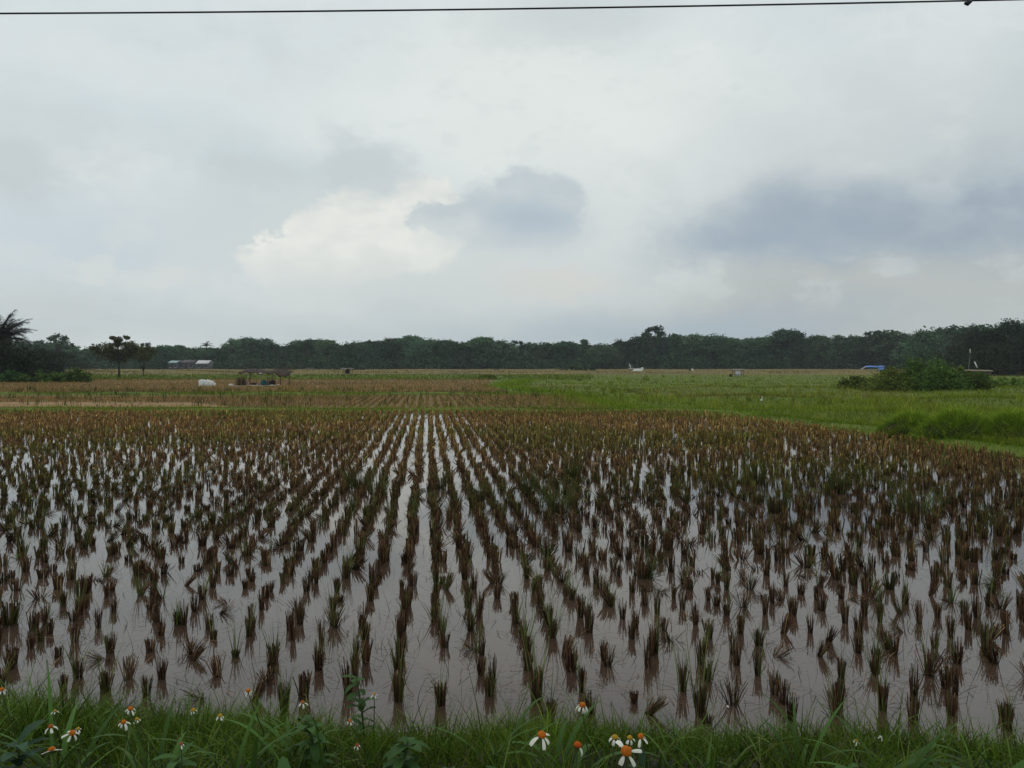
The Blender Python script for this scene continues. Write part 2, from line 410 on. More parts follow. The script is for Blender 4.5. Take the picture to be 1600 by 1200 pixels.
# ------------------------------------------------------------------ rice stubble
def U(a, b, n=None): return rng.uniform(a, b, n)
BROWN = np.array([(.10, .055, .032), (.145, .08, .045), (.07, .042, .028), (.19, .115, .06), (.055, .036, .026)])
GREENS = np.array([(.06, .085, .022), (.085, .12, .03), (.045, .075, .025), (.12, .13, .04)])
def stubble_proto(style, n=50, h=.150, r=.026, wid=.0075, segs=2, green=.06):
    """one cut rice hill: many stems, flat or ragged cut"""
    b = np.zeros((n, 3)); a0 = U(0, 2*math.pi, n); rr = r*np.sqrt(U(0, 1, n)); sx = U(.8, 1.3)
    b[:, 0] = np.cos(a0)*rr*sx; b[:, 1] = np.sin(a0)*rr; b[:, 2] = -.03
    L_ = h*U(.72, 1.15, n)+.03; azi = a0+rng.normal(0, .35, n); tilt = np.abs(rng.normal(.05, .05, n))+rr/r*.03; bend = rng.normal(.02, .1, n)
    if style == 'splayed': tilt = U(.08, .62, n)*(rr/r+.3); L_ *= U(.8, 1.2, n); bend = U(-.1, .5, n)
    if style == 'leaning':
        d = U(0, 6.28); azi = d+rng.normal(0, .25, n); tilt = U(.35, .75, n); L_ *= 1.1
    if style == 'flattened':
        d = U(0, 6.28); azi = d+rng.normal(0, .7, n); tilt = U(.8, 1.45, n); L_ *= U(.7, 1.1, n)
    if style == 'short': L_ *= .62
    if style == 'ragged': L_ *= U(.5, 1.35, n)
    c = BROWN[rng.integers(0, len(BROWN), n)]*U(.6, 1.0, (n, 1))*np.array([1.05, .98, .95])
    pale = U(0, 1, n) < .07; c[pale] = np.array((.30, .20, .11))*U(.7, 1.2, (pale.sum(), 1))
    g = U(0, 1, n) < green; c[g] = GREENS[rng.integers(0, 4, g.sum())]
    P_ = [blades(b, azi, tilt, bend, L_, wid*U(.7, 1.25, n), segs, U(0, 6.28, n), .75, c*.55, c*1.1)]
    k = int(U(1, 7))                         # a few dead leaves hanging out and down
    bb = b[:k].copy(); bb[:, 2] = U(.0, .05, k)
    cc = BROWN[rng.integers(0, 4, k)]*1.2
    P_.append(blades(bb, U(0, 6.28, k), U(.2, .8, k), U(.4, 2.2, k), U(.08, .22, k), .006, 3, None, .2, cc, cc))
    m_ = MB()
    for p in P_: m_.add(*p)
    return m_
def shoots_proto(n, h, wid=.006):
    b = np.zeros((n, 3)); a0 = U(0, 6.28, n); b[:, :2] = np.stack([np.cos(a0), np.sin(a0)], 1)*U(0, .035, (n, 1))
    c = GREENS[rng.integers(0, 4, n)]*U(1.2, 1.9, (n, 1))
    m_ = MB(); m_.add(*blades(b, a0, U(.03, .28, n), U(0, .35, n), h*U(.55, 1.15, n), wid, 3, U(0, 6.28, n), .08, c*.8, c)); return m_
STY = ['upright']*8+['ragged']*4+['splayed']+['leaning']*2+['flattened', 'short']
LOOK = {'upright': 'upright brown', 'ragged': 'ragged uneven brown', 'splayed': 'splayed brown', 'leaning': 'leaning brown', 'flattened': 'flattened dark', 'short': 'low short-cut dark'}
protos = []
for s_ in STY*2: protos.append((s_, stubble_proto(s_)))
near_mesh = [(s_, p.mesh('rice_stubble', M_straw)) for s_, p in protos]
shoots = [shoots_proto(int(U(5, 16)), U(.26, .44), .011) for _ in range(8)]
shoot_mesh = [p.mesh('green_shoots', M_grass) for p in shoots]
far_sets = {}
for key, n, wid, h in (('mid', 28, .0105, .145), ('far', 14, .016, .14)):
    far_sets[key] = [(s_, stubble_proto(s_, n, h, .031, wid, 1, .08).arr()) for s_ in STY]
far_shoots = [shoots_proto(6, .24, .010).arr() for _ in range(5)]

rd = np.array([-.1063, .9943]); rn = np.array([.9943, .1063])
def vn(x, y, s, k=0):
    return (math.sin(x*s+k)+math.sin(y*s*1.3+k*2.1)+math.sin((x+y)*s*.7+k*.7)+math.sin((x*.6-y)*s*1.9+k*3.3))/4
hills = []
for k in range(-150, 70):
    off = .09+k*.285; mpos = 2.0; drift = U(-.02, .02)
    while mpos < 38:
        x, y = off*rn+mpos*rd
        near = y < 8
        step = (.215 if y < 6.5 else .205 if y < 10 else .21)*U(.78, 1.25)*(1.14 if off < -.25*y-.3 and 6 < y < 22 else 1)
        mpos += step
        if y < 4.2 or y > 33.7: continue
        ye = 4.45-.10*x
        if y < ye+.02: continue
        if x > edge_r(y)-.1 or abs(x) > y*.80+3 or x < -35: continue
        jit = .045+.05*max(0, abs(x-.0)-y*.22-.5)/max(y, 4)*3
        jit = min(jit, .065)
        x += rng.normal(0, jit*.62)+drift; y += rng.normal(0, jit*1.2)
        miss = .16 if y < 9 else .10
        left = x < -.25*y-.6
        if left and y < 20: miss += .07
        if abs(x+.4) < .12*y and y > 7: miss = .03
        if x > .15*y and y > 8: miss += .10
        if U(0, 1) < miss: continue
        hills.append((x, y, k))
hills.sort(key=lambda t: t[0]**2+t[1]**2)
def size_of(x, y):
    hs = U(.8, 1.3)*(.86 if 6.5 < y < 20 else 1)
    right = 1/(1+math.exp(-(x-.20*y-.6)*1.2)) if y > 5 else 0
    hs *= 1+.08*right*min(1, max(0, (y-6)/5))*U(.6, 1.3)
    if y > 22: hs *= .92
    if x < -.2*y-.5 and y < 22: hs *= .82
    return hs
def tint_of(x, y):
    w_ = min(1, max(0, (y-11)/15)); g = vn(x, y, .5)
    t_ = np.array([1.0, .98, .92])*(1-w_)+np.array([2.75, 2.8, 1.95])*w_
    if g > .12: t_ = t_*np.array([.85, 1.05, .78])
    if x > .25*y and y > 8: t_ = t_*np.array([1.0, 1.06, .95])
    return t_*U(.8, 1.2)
ORD = ['first', 'second', 'third', 'fourth', 'fifth', 'sixth', 'seventh', 'eighth', 'ninth', 'tenth', 'eleventh', 'twelfth', 'thirteenth', 'fourteenth', 'fifteenth', 'sixteenth', 'seventeenth', 'eighteenth', 'nineteenth', 'twentieth']
def ordn(i):
    if i < 20: return ORD[i]
    tens = {2: 'twenty', 3: 'thirty', 4: 'forty', 5: 'fifty', 6: 'sixty', 7: 'seventy'}; n = i+1
    return {20: 'twentieth', 30: 'thirtieth', 40: 'fortieth', 50: 'fiftieth', 60: 'sixtieth', 70: 'seventieth'}[n] if n % 10 == 0 else tens[n//10]+'-'+ORD[n % 10-1]
inview = [t for t in hills if abs(t[0]) < t[1]*.66+.05]
nearset = set(id(t) for t in inview[:300])
rowcount = {}
for t_ in inview[:300]:
    x, y, k = t_
    i = rng.integers(0, len(near_mesh)); s_, me = near_mesh[i]
    o = bpy.data.objects.new('rice_stubble', me); o.location = (x, y, 0); o.rotation_euler = (0, 0, U(0, 6.28))
    hs = size_of(x, y); o.scale = (U(.62, .95),)*2+(hs*.84,); link(o)
    sh = U(0, 1) < .33
    if sh:
        g = bpy.data.objects.new('green_shoots', random.choice(shoot_mesh)); link(g, o); g.scale = (1, 1, U(.7, 1.2))
    j = rowcount.get(k, 0); rowcount[k] = j+1
    where = 'straight middle row' if k == 0 else f'{ordn(abs(k)-1)} row {"right" if k > 0 else "left"} of straight middle row'
    tag(o, f'{LOOK[s_]}{" green sprouted" if sh else ""} stubble, {ordn(j)} from bank, {where}', 'rice stubble', 'cut rice stubble hills standing in the flooded paddy')
m = MB(); mg = MB()
for t_ in hills:
    if id(t_) in nearset: continue
    x, y, k = t_
    hs = size_of(x, y)
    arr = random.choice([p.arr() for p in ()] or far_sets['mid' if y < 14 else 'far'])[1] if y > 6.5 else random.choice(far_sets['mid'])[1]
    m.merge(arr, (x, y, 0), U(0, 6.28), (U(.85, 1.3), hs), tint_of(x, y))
    if U(0, 1) < (.22+(.22 if vn(x, y, .5) > .1 else 0)):
        mg.merge(random.choice(far_shoots), (x, y, 0), U(0, 6.28), (1, U(.55, 1.15)), U(.7, 1.2))
tag(m.build('rice_stubble_rows', M_straw), 'brown rice stubble rows covering the farther part of the flooded paddy', 'stubble', kind='stuff')
tag(mg.build('rice_shoots', M_grass), 'thin green regrowth shoots among the farther stubble rows', 'rice shoots', kind='stuff')

# straw and leaf bits lying on the water
n = 2600
y = 1/U(1/26, 1/4.6, n); x = U(-.75, .75, n)*y; ok = (x < edge_r(y)-.2)&(y > 4.6-.10*x)
x, y = x[ok], y[ok]; n = len(x)
b_ = np.stack([x, y, U(.004, .02, n)], 1); c = BROWN[rng.integers(0, 5, n)]*U(.5, 1.2, (n, 1))
m = MB(); m.add(*blades(b_, U(0, 6.28, n), U(1.25, 1.56, n), rng.normal(.05, .15, n), U(.04, .20, n), U(.003, .007, n)*np.maximum(1, y/9), 3, None, .3, c, c))
n = 900; y = 1/U(1/14, 1/4.6, n); x = U(-.75, .75, n)*y; ok = (x < edge_r(y)-.2)&(y > 4.6-.10*x); x, y = x[ok], y[ok]; n = len(x)
b_ = np.stack([x, y, np.full(n, -.01)], 1); c = GREENS[rng.integers(0, 4, n)]*U(.5, 1.0, (n, 1))
m.add(*blades(b_, U(0, 6.28, n), U(0, .5, n), U(0, 1.2, n), U(.06, .24, n), .004, 3, U(0, 6.28, n), .2, c, c))
tag(m.build('floating_straw', M_straw), 'loose straw and thin weed stalks lying on the muddy water', 'straw', kind='stuff')

# taller green rice plants left standing in the paddy
def rice_plant(px, py, h, n, label, spread=.1, lean=None, tone=1.0, wid=None):
    Y = H*F/(py-HY); X = (px-800)/F*Y
    wid = wid or max(.007, Y*.0009)
    b = np.zeros((n, 3)); a0 = U(0, 6.28, n); b[:, :2] = np.stack([np.cos(a0), np.sin(a0)], 1)*spread*np.sqrt(U(0, 1, (n, 1)))*.7; b[:, 2] = -.02
    c = GREENS[rng.integers(0, 4, n)]*U(.7, 1.25, (n, 1))*tone
    m_ = MB()
    if lean is None: m_.add(*blades(b, a0, U(.0, .3, n), U(0, .9, n), h*U(.5, 1.15, n), wid*U(.7, 1.3, n), 4, U(0, 6.28, n), .1, c*.75, c))
    else: m_.add(*blades(b, lean+rng.normal(0, .5, n), U(.3, 1.3, n), U(-.1, .6, n), h*U(.5, 1.15, n), wid*U(.7, 1.3, n), 4, U(0, 6.28, n), .1, c*.75, c))
    o = empty('rice_plant', (X, Y, 0)); m_.build('leaf_blades', M_grass, o)
    stubble_proto('upright', 60, .16, min(.09, spread*.6), .01).build('cut_stems', M_straw, o)
    tag(o, label, 'rice plant', 'uncut green rice plants in the paddy'); return o
rice_plant(896, 752, .75, 60, 'tallest narrow dark green rice plant standing above the stubble right of centre', .10, None, .75)
rice_plant(826, 772, .65, 60, 'tall dark green rice clump just left of the tallest one', .16, None, .8)
rice_plant(868, 800, .6, 90, 'wide arching yellow green rice clump in front of the tallest plant', .28, None, 1.15)
rice_plant(560, 765, .5, 90, 'broad dull green rice clump among the rows left of centre', .30, None, .85)
rice_plant(590, 772, .45, 70, 'yellow green rice clump right beside the broad dull one', .22, None, 1.2)
rice_plant(688, 762, .45, 50, 'green rice clump in the straight middle row', .14, None, .85)
rice_plant(748, 782, .45, 40, 'slim green rice clump two rows right of the straight middle row', .12, None, .9)
rice_plant(1004, 902, .34, 90, 'fallen dark green rice bunch spread over the stubble right of centre', .12, .3, .7)
rice_plant(1432, 800, .5, 150, 'bright green spreading clump among the right hand stubble', .42, None, 1.3)
rice_plant(1215, 800, .5, 60, 'dark green rice clump beside a gap of open water', .2, None, .8)
rice_plant(1180, 755, .6, 70, 'green rice clump left of the straw coloured clump on the right', .2, None, .9)
rice_plant(1310, 770, .6, 60, 'dark rice clump with upright leaves left of the bright green one', .2, None, .75)
rice_plant(1560, 830, .5, 60, 'green rice clump close to the right edge of the paddy', .2, None, 1.0)
rice_plant(15, 975, .32, 40, 'green tuft in the water at the far left of the near rows', .08, None, 1.0)

# ------------------------------------------------------------------ grass
def scatter_grass(name, label, X, Y, Z, h, wid, tone, tip, mat=None, segs=2, tilt=(.0, .5), bend=(.1, .9), cat='grass', shade=None):
    n = len(X); b = np.stack([X, Y, Z], 1)
    c = np.asarray(tone)[rng.integers(0, len(tone), n)]*U(.7, 1.25, (n, 1)); ct = np.asarray(tip)[rng.integers(0, len(tip), n)]*U(.8, 1.2, (n, 1))
    if shade is not None: c = c*shade[:, None]; ct = ct*shade[:, None]
    m_ = MB(); m_.add(*blades(b, U(0, 6.28, n), U(*tilt, n), U(*bend, n), h, wid, segs, U(0, 6.28, n), .12, c, ct))
    return tag(m_.build(name, mat or M_grass), label, cat, kind='stuff')
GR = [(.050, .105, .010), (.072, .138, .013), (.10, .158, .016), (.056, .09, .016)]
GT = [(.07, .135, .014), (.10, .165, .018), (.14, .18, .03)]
# foreground bank
n = 72000
X = U(-4.6, 4.6, n); Y = U(1.7, 4.85, n); ye = 4.45-.10*X+.08*np.sin(X*2.3)+.05*np.sin(X*5.1+1)
ok = (Y < ye+.02+.12*U(0, 1, n)**2); X, Y, ye = X[ok], Y[ok], ye[ok]; n = len(X)
Z = zbank(X, Y)-.01
clump = .5+.5*np.sin(X*3.1+Y*2.2)*np.sin(X*1.3-Y*3.7+1.2)
hh = (.085+.08*clump+np.clip(-X-.1, 0, 3)*.022)*U(.5, 1.3, n); hh *= np.where(U(0, 1, n) < .06, 1.8, 1)
hh *= np.clip((ye-Y)/.5, .55, 1)
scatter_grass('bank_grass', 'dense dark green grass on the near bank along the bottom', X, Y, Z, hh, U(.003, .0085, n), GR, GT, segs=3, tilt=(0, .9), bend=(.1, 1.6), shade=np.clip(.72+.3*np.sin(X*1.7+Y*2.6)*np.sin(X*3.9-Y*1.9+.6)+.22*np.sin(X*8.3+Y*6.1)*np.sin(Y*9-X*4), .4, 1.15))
n = 5200; X = U(-4.4, 4.4, n); Y = U(1.8, 4.2, n); k_ = (np.sin(X*2.1+Y*1.7)+np.sin(X*5.3-Y*2.9) > U(-1.6, 1.2, n)-np.clip(-X, 0, 2)*.4)&(Y < 4.35-.10*X); X, Y = X[k_], Y[k_]; n = len(X)
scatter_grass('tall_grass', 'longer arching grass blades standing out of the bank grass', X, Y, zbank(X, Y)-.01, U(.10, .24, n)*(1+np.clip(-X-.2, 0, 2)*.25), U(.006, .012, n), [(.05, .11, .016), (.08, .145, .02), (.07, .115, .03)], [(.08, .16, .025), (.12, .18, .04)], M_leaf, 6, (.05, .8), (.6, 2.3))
# dry and pale blades among them
n = 1600; X = U(-4.6, 4.6, n); Y = U(1.9, 4.3, n); Z = zbank(X, Y)
scatter_grass('dry_grass', 'pale dry stalks scattered through the bank grass', X, Y, Z, U(.08, .26, n), U(.002, .0045, n), [(.16, .13, .07), (.10, .11, .04)], [(.2, .17, .09)], segs=4, tilt=(.2, 1.2), bend=(.1, 1.4))
# bunds round the paddy
def along(path, n, w):
    seg = [math.dist(a, b) for a, b in zip(path[:-1], path[1:])]; tot = sum(seg)
    # more blades on the near parts
    wts = np.array([l/max(6, math.hypot((a[0]+b[0])/2, (a[1]+b[1])/2))**1.0 for l, a, b in zip(seg, path[:-1], path[1:])]); wts /= wts.sum()
    k = rng.choice(len(seg), n, p=wts); u = U(0, 1, n)
    A = np.array(path[:-1])[k]; B = np.array(path[1:])[k]; p = A+(B-A)*u[:, None]; d = B-A; d = d/np.linalg.norm(d, axis=1)[:, None]
    o = rng.normal(0, w/2.6, n); return p[:, 0]-d[:, 1]*o, p[:, 1]+d[:, 0]*o, np.maximum(0, .10*(1-np.abs(o)/(w*.6)))
G2 = [(.10, .19, .012), (.13, .22, .014), (.16, .225, .02)]; G2T = [(.16, .26, .016), (.19, .28, .02), (.24, .28, .035)]
fine = [(-45, 34.6), (-30, 34.6), (-18, 34.6), (-6, 34.6), (6.6, 34.6), (9.4, 32.2), (11.0, 24.6), (11.9, 17.5), (13.2, 10), (14.4, 3.5)]
X, Y, Z = along(fine, 26000, 1.7)
scatter_grass('bund_grass', 'strip of bright green grass on the bund along the far side of the paddy', X, Y, Z, U(.06, .2, len(X))*(.5+fbm(X, Y, .4)), np.maximum(.006, Y*.0006), G2, G2T, shade=.45+.8*fbm(X, Y, .35))
X, Y, Z = along([(4.9, 36), (4.1, 44), (3.8, 52), (1.4, 64), (-.6, 75), (.5, 95), (2, 112)], 9000, 2.6)
scatter_grass('bund_grass', 'green grass edge between the dry stubble and the right hand field', X, Y, Z*.4, U(.1, .3, len(X)), Y*.0007, G2, G2T)
X, Y, Z = along([(-60, 54.5), (-40, 54.2), (-20, 54), (3, 54)], 8000, 2.2)
scatter_grass('bund_grass', 'second green grass strip between the two dry stubble fields', X, Y, Z, U(.08, .24, len(X))*(.3+1.3*fbm(X, Y, .3)), Y*.0007, G2, G2T, shade=.4+.8*fbm(X, Y, .2))
# right hand grass field: hummocks, patches
def inpoly(X, Y, poly):
    r_ = np.zeros(len(X), bool); j = len(poly)-1
    for i in range(len(poly)):
        xi, yi = poly[i]; xj, yj = poly[j]
        r_ ^= ((yi > Y) != (yj > Y))&(X < (xj-xi)*(Y-yi)/(yj-yi+1e-9)+xi); j = i
    return r_
poly = [(14.3, 3), (90, 3), (150, 165), (-3, 165), (2, 112), (-1, 75), (4, 52), (5, 36), (9.8, 32), (12.0, 17.5)]
n = 170000; Y = 1/U(1/160, 1/13, n); X = U(-.15, .95, n)*Y; ok = inpoly(X, Y, poly); X, Y = X[ok], Y[ok]; n = len(X)
def hummock(X, Y):
    h = .10+.05*np.sin(X*.8+Y*.35)+.05*np.sin(X*.33-Y*.5+1)
    for cx, cy, rx, ry, a in ((15.2, 23.5, 2.6, 1.5, .42), (12.2, 23.8, 1.2, 1.4, .28), (18.2, 24.5, 2.0, 1.6, .4), (16, 30, 4, 2.5, .22), (24, 40, 6, 3, .3), (13, 45, 5, 2, .2), (30, 62, 8, 4, .3), (16, 60, 7, 3, .3)):
        h = h+a*np.exp(-((X-cx)/rx)**2-((Y-cy)/ry)**2)
    return np.clip(h, .03, 1)
hz = hummock(X, Y)
pat = (fbm(X, Y, .085)-.5)*6+(fbm(X+90, Y*2.2, .03)-.5)*3
pat = pat+1.9*np.exp(-((X-12)/6)**2-((Y-47)/8)**2)-2*np.exp(-((X-15)/7)**2-((Y-22)/8)**2)
o_h = (.16+.25*hz)*U(.5, 1.35, n)
ta = [(.105, .18, .014), (.135, .20, .018), (.175, .215, .024), (.09, .14, .016)]; tb = [(.18, .26, .024), (.22, .275, .028), (.26, .265, .045)]
var = .40+1.0*fbm(X, Y*1.6, .22)+.35*(fbm(X+40, Y, .9, 2)-.5)
o_h = o_h*np.clip(var+.15, .4, 1.5)
sel = pat < .9
m = MB(); gr = hz*.75
nm = 60; 
scatter_grass('field_grass', 'lush green grass covering the field right of the paddy', X[sel], Y[sel], gr[sel], o_h[sel], np.maximum(.008, Y[sel]*.00085), ta, tb, shade=np.clip(var, .36, 1.15)[sel])
scatter_grass('field_grass', 'yellowish olive grass patches in the field right of the paddy', X[~sel], Y[~sel], gr[~sel], o_h[~sel]*.9, np.maximum(.008, Y[~sel]*.00085), [(.14, .13, .03), (.18, .14, .035), (.11, .13, .022)], [(.25, .21, .05), (.30, .21, .06), (.20, .22, .04)], shade=np.clip(var, .5, 1.15)[~sel])
n = 900; Yc_ = 1/U(1/130, 1/18, n); Xc_ = U(-.1, .9, n)*Yc_; k_ = inpoly(Xc_, Yc_, poly)&(fbm(Xc_, Yc_, .12) > U(.3, .6, n)); Xc_, Yc_ = Xc_[k_], Yc_[k_]; kk = 14
X3 = np.repeat(Xc_, kk)+rng.normal(0, .13, len(Xc_)*kk); Y3 = np.repeat(Yc_, kk)+rng.normal(0, .13, len(Xc_)*kk); hs3 = np.repeat(U(.25, .75, len(Xc_)), kk)
scatter_grass('field_weeds', 'rough taller weed tufts standing out of the right hand field', X3, Y3, hummock(X3, Y3)*.75, hs3*U(.5, 1.2, len(X3)), np.maximum(.010, Y3*.0009), ta+tb, tb+[(.30, .25, .06)], None, 3, (0, .6), (.2, 1.2), 'weeds', shade=np.repeat(U(.5, 1.25, len(Xc_)), kk))
# ground relief under that grass
gx, gy = np.meshgrid(np.linspace(9, 45, 73), np.linspace(14, 75, 123)); nx, ny = 73, 123
zz = hummock(gx, gy)*.75; zz[~inpoly(gx.ravel(), gy.ravel(), [(12.4, 14), (80, 14), (80, 80), (0, 80), (6, 37), (10.2, 32.4), (12.4, 17.5)]).reshape(gx.shape)] = -.1
m.add(np.stack([gx, gy, zz-.02], -1), [(j*nx+i, j*nx+i+1, (j+1)*nx+i+1, (j+1)*nx+i) for j in range(ny-1) for i in range(nx-1)], (1, 1, 1))
tag(m.build('grass_hummocks', M_green, smooth=True), kind='structure')
# dry stubble fields beyond the first bund
DS = [(.22, .125, .045), (.28, .16, .055), (.17, .10, .04), (.17, .155, .04)]; DT = [(.36, .215, .08), (.42, .25, .10), (.26, .22, .06)]
def rows_scatter(y0, y1, spacing, rowsp, xl, xr, n_each, h):
    xs = []; ys = []
    for k in range(-400, 400):
        for mpos in np.arange(y0, y1, spacing):
            x, y_ = k*rowsp*rn+mpos*rd
            if y0 < y_ < y1 and x > max(xl, -.85*y_) and x < xr(y_): xs.append(x); ys.append(y_)
    X = np.repeat(np.array(xs), n_each); Y = np.repeat(np.array(ys), n_each)
    return X+rng.normal(0, .05, len(X)), Y+rng.normal(0, .05, len(X))
X, Y = rows_scatter(36, 52, .5, .4, -40, lambda y_: 4.6-.06*(y_-36), 7, .2)
ok = ~inpoly(X, Y, [(-60, 37.0), (-13, 37.0), (-17, 41.5), (-60, 42.5)]) | (U(0, 1, len(X)) < .05); X, Y = X[ok], Y[ok]
scatter_grass('dry_stubble', 'orange brown dry stubble rows beyond the grass bund', X, Y, np.full(len(X), .02), U(.08, .24, len(X)), Y*.0007, DS, DT, M_straw, 1, (0, .35), (0, .3), 'stubble', shade=.45+.9*fbm(X, Y*2, .18))
n = 30000; Y = 1/U(1/118, 1/57, n); X = U(-.8, .02, n)*Y; ok = X < np.interp(Y, [57, 75, 108], [0, -2, -3]); X, Y = X[ok], Y[ok]
scatter_grass('dry_stubble', 'dry brown stubble in the field around the open shelter', X, Y, np.full(len(X), .02), U(.08, .26, len(X)), Y*.0008, DS, DT, M_straw, 1, (0, .4), (0, .3), 'stubble', shade=.4+.95*fbm(X, Y*1.6, .1))
n = 14000; Y = 1/U(1/118, 1/36, n); X = U(-.8, .08, n)*Y; k_ = (fbm(X*.6, Y*1.5, .12) > .56)&(X < np.interp(Y, [36, 57, 75, 108], [4, 0, -2, -3])); X, Y = X[k_], Y[k_]
scatter_grass('field_grass', 'low green weed patches growing through the dry stubble fields', X, Y, np.full(len(X), .0), U(.08, .28, len(X)), Y*.0008, ta, ta, None, 2, shade=.4+.7*fbm(X, Y, .3))
n = 12000; Y = 1/U(1/172, 1/108, n); X = U(-.8, .1, n)*Y
scatter_grass('field_grass', 'dark green grass band in front of the golden rice', X, Y, np.full(len(X), .0), U(.15, .5, len(X)), Y*.0010, ta, ta, None, 1, shade=.35+.8*fbm(X, Y*1.5, .06))
n = 26000; Y = 1/U(1/318, 1/172, n); X = U(-.85, .85, n)*Y
scatter_grass('rice_ears', 'yellow brown ears over the golden rice field', X, Y, np.full(len(X), .3), U(.2, .5, len(X)), Y*.0010, [(.13, .105, .024), (.15, .115, .026), (.10, .095, .02)], [(.18, .14, .03), (.21, .15, .035)], M_straw, 1, (0, .5), (0, .6), 'rice')
# taller weed stalks in the dry fields
n = 500; Y = U(37, 64, n); X = U(-.75, .08, n)*Y
k = 5; X = np.repeat(X, k)+rng.normal(0, .1, n*k); Y = np.repeat(Y, k)+rng.normal(0, .1, n*k)
scatter_grass('field_weeds', 'small dark weed tufts dotted over the dry stubble fields', X, Y, np.full(len(X), .0), U(.2, .55, len(X)), Y*.0009, [(.05, .07, .02), (.06, .06, .025)], [(.07, .09, .03)], None, 2, (0, .35), (0, .4), 'weeds')

# ------------------------------------------------------------------ flowers and plants on the bank
ORANGE = (.62, .17, .018); YEL = (.55, .33, .03); WHITE = (.72, .72, .62); STEM = (.06, .09, .03)
def flower(px, py, Y, wpx, label, petals=6, disc=ORANGE, droop=.5, missing=(), up=.3, facing=-1.2, small=False):
    p = at(px, py, Y); zb = float(zbank(p.x, Y)); w = wpx/F*Y/2*.82
    root = empty('wild_flower', (p.x, Y+.05, zb))
    hgt = p.z-zb
    m_ = MB(); bx_ = U(-.06, .06)
    pts = [(bx_, .04, -.03), (bx_*.8, .02, hgt*.4), (bx_*.2, -.03, hgt*.8), (0, -.05, hgt-.004)]
    m_.tube(pts, [.0022, .0019, .0015, .0013], STEM, 5); m_.build('stem', M_grass, root)
    fx = bpy.data.objects.new('flower_head', None); link(fx)      # placed directly, folded into child matrices below
    bpy.data.objects.remove(fx)
    tilt = R(90)*0+up; az_ = facing+U(-.4, .4)
    ax = Vector((math.sin(tilt)*math.cos(az_), math.sin(tilt)*math.sin(az_), math.cos(tilt)))
    qr = ax.to_track_quat('Z', 'Y'); c0 = Vector((0, -.05, hgt))
    dr = w*.42
    m_ = MB(); m_.lump((0, 0, dr*.35), (dr, dr, dr*.75), disc, 12, 7, .07)
    v, q_, c_ = m_.arr(); v = np.array([c0+qr @ Vector(a) for a in v]); m2 = MB(); m2.add(v, q_, c_*U(.8, 1.1, (len(c_), 1))); m2.build('flower_disc', M_disc, root, True)
    m_ = MB(); m_.lump((0, 0, -dr*.25), (dr*.8, dr*.8, dr*.6), (.05, .08, .025), 8, 5, .05)
    v, q_, c_ = m_.arr(); v = np.array([c0+qr @ Vector(a) for a in v]); m2 = MB(); m2.add(v, q_, c_); m2.build('calyx', M_grass, root, True)
    for k in range(petals):
        if k in missing: continue
        a = 2*math.pi*k/petals+U(-.15, .15); ln = w*U(.5, .9)*1.25; wd = w*U(.30, .48); dp = droop*U(.6, 1.4)
        vs = []; cols = []
        for i in range(6):
            t_ = i/5; wdt = wd*(.35+.65*math.sin(min(1, t_*1.25)*math.pi/2))*(1 if t_ < .85 else .72)
            rr = dr*.7+ln*t_*math.cos(dp*t_); z_ = -ln*t_*math.sin(dp*t_)
            for s_ in (-1, 0, 1):
                vs.append((rr*math.cos(a)-s_*wdt/2*math.sin(a), rr*math.sin(a)+s_*wdt/2*math.cos(a), z_-(.10*wdt if s_ else 0)*1.5)); cols.append(WHITE)
        q_ = [(i*3+j, i*3+j+1, (i+1)*3+j+1, (i+1)*3+j) for i in range(5) for j in range(2)]
        v = np.array([c0+qr @ Vector(x) for x in vs]); m2 = MB(); m2.add(v, q_, np.array(cols)); m2.build('petal', M_petal, root, True)
    tag(root, label, 'flower', 'white wild daisies on the bank'); return root
flower(846, 1150, 1.40, 40, 'white wild daisy with fluffy orange centre, leftmost of the large right hand ones', 6, ORANGE, .55, (1, 2))
flower(910, 1103, 1.75, 30, 'white wild daisy with drooping petals standing highest against the water', 7, ORANGE, 1.2, (), .15)
flower(902, 1165, 1.35, 34, 'wild daisy with round orange centre and only one petal left', 6, (.6, .12, .015), 1.0, (0, 1, 2, 3, 4), .5)
flower(961, 1153, 1.42, 28, 'small wild daisy with yellow centre, left in the tight cluster', 6, YEL, .8, (1,), .25)
flower(984, 1154, 1.46, 26, 'small wild daisy with pale yellow centre in the middle of the cluster', 5, YEL, .9, (2,), .3)
flower(1001, 1152, 1.42, 30, 'wild daisy with flat orange centre, right in the tight cluster', 6, ORANGE, .7, (1, 2, 3), .2)
flower(978, 1175, 1.22, 50, 'largest wild daisy with big orange centre and four long white petals in front', 6, ORANGE, .45, (1, 3), .75)
flower(113, 1146, 1.75, 28, 'white daisy with orange centre and spread petals in the left grass', 6, ORANGE, .7, (1,), .6)
flower(81, 1173, 1.55, 32, 'white daisy with upturned petals low at the left corner', 6, ORANGE, .1, (4, 5), -.5)
flower(79, 1136, 1.85, 22, 'small daisy with dull orange centre above the left corner one', 5, (.4, .13, .03), .7, (2,))
flower(122, 1139, 1.95, 16, 'tiny pale daisy right behind the spread petal one', 5, YEL, .8, (1,))
flower(204, 1108, 2.0, 22, 'white daisy with orange top, highest in the left grass pair', 6, ORANGE, .9, (1,))
flower(193, 1129, 1.9, 24, 'white daisy with ragged petals just below the highest left one', 6, ORANGE, 1.0, (2,))
flower(214, 1124, 2.1, 16, 'tiny white daisy right of the ragged petal one', 5, YEL, .7, (1, 2))
flower(302, 1110, 2.2, 19, 'small white daisy with folded petals between the left group and the tall stem one', 5, YEL, 1.2)
flower(344, 1119, 2.0, 20, 'lone daisy with yellow centre on a tall bare stem', 5, YEL, 1.1, (1,))
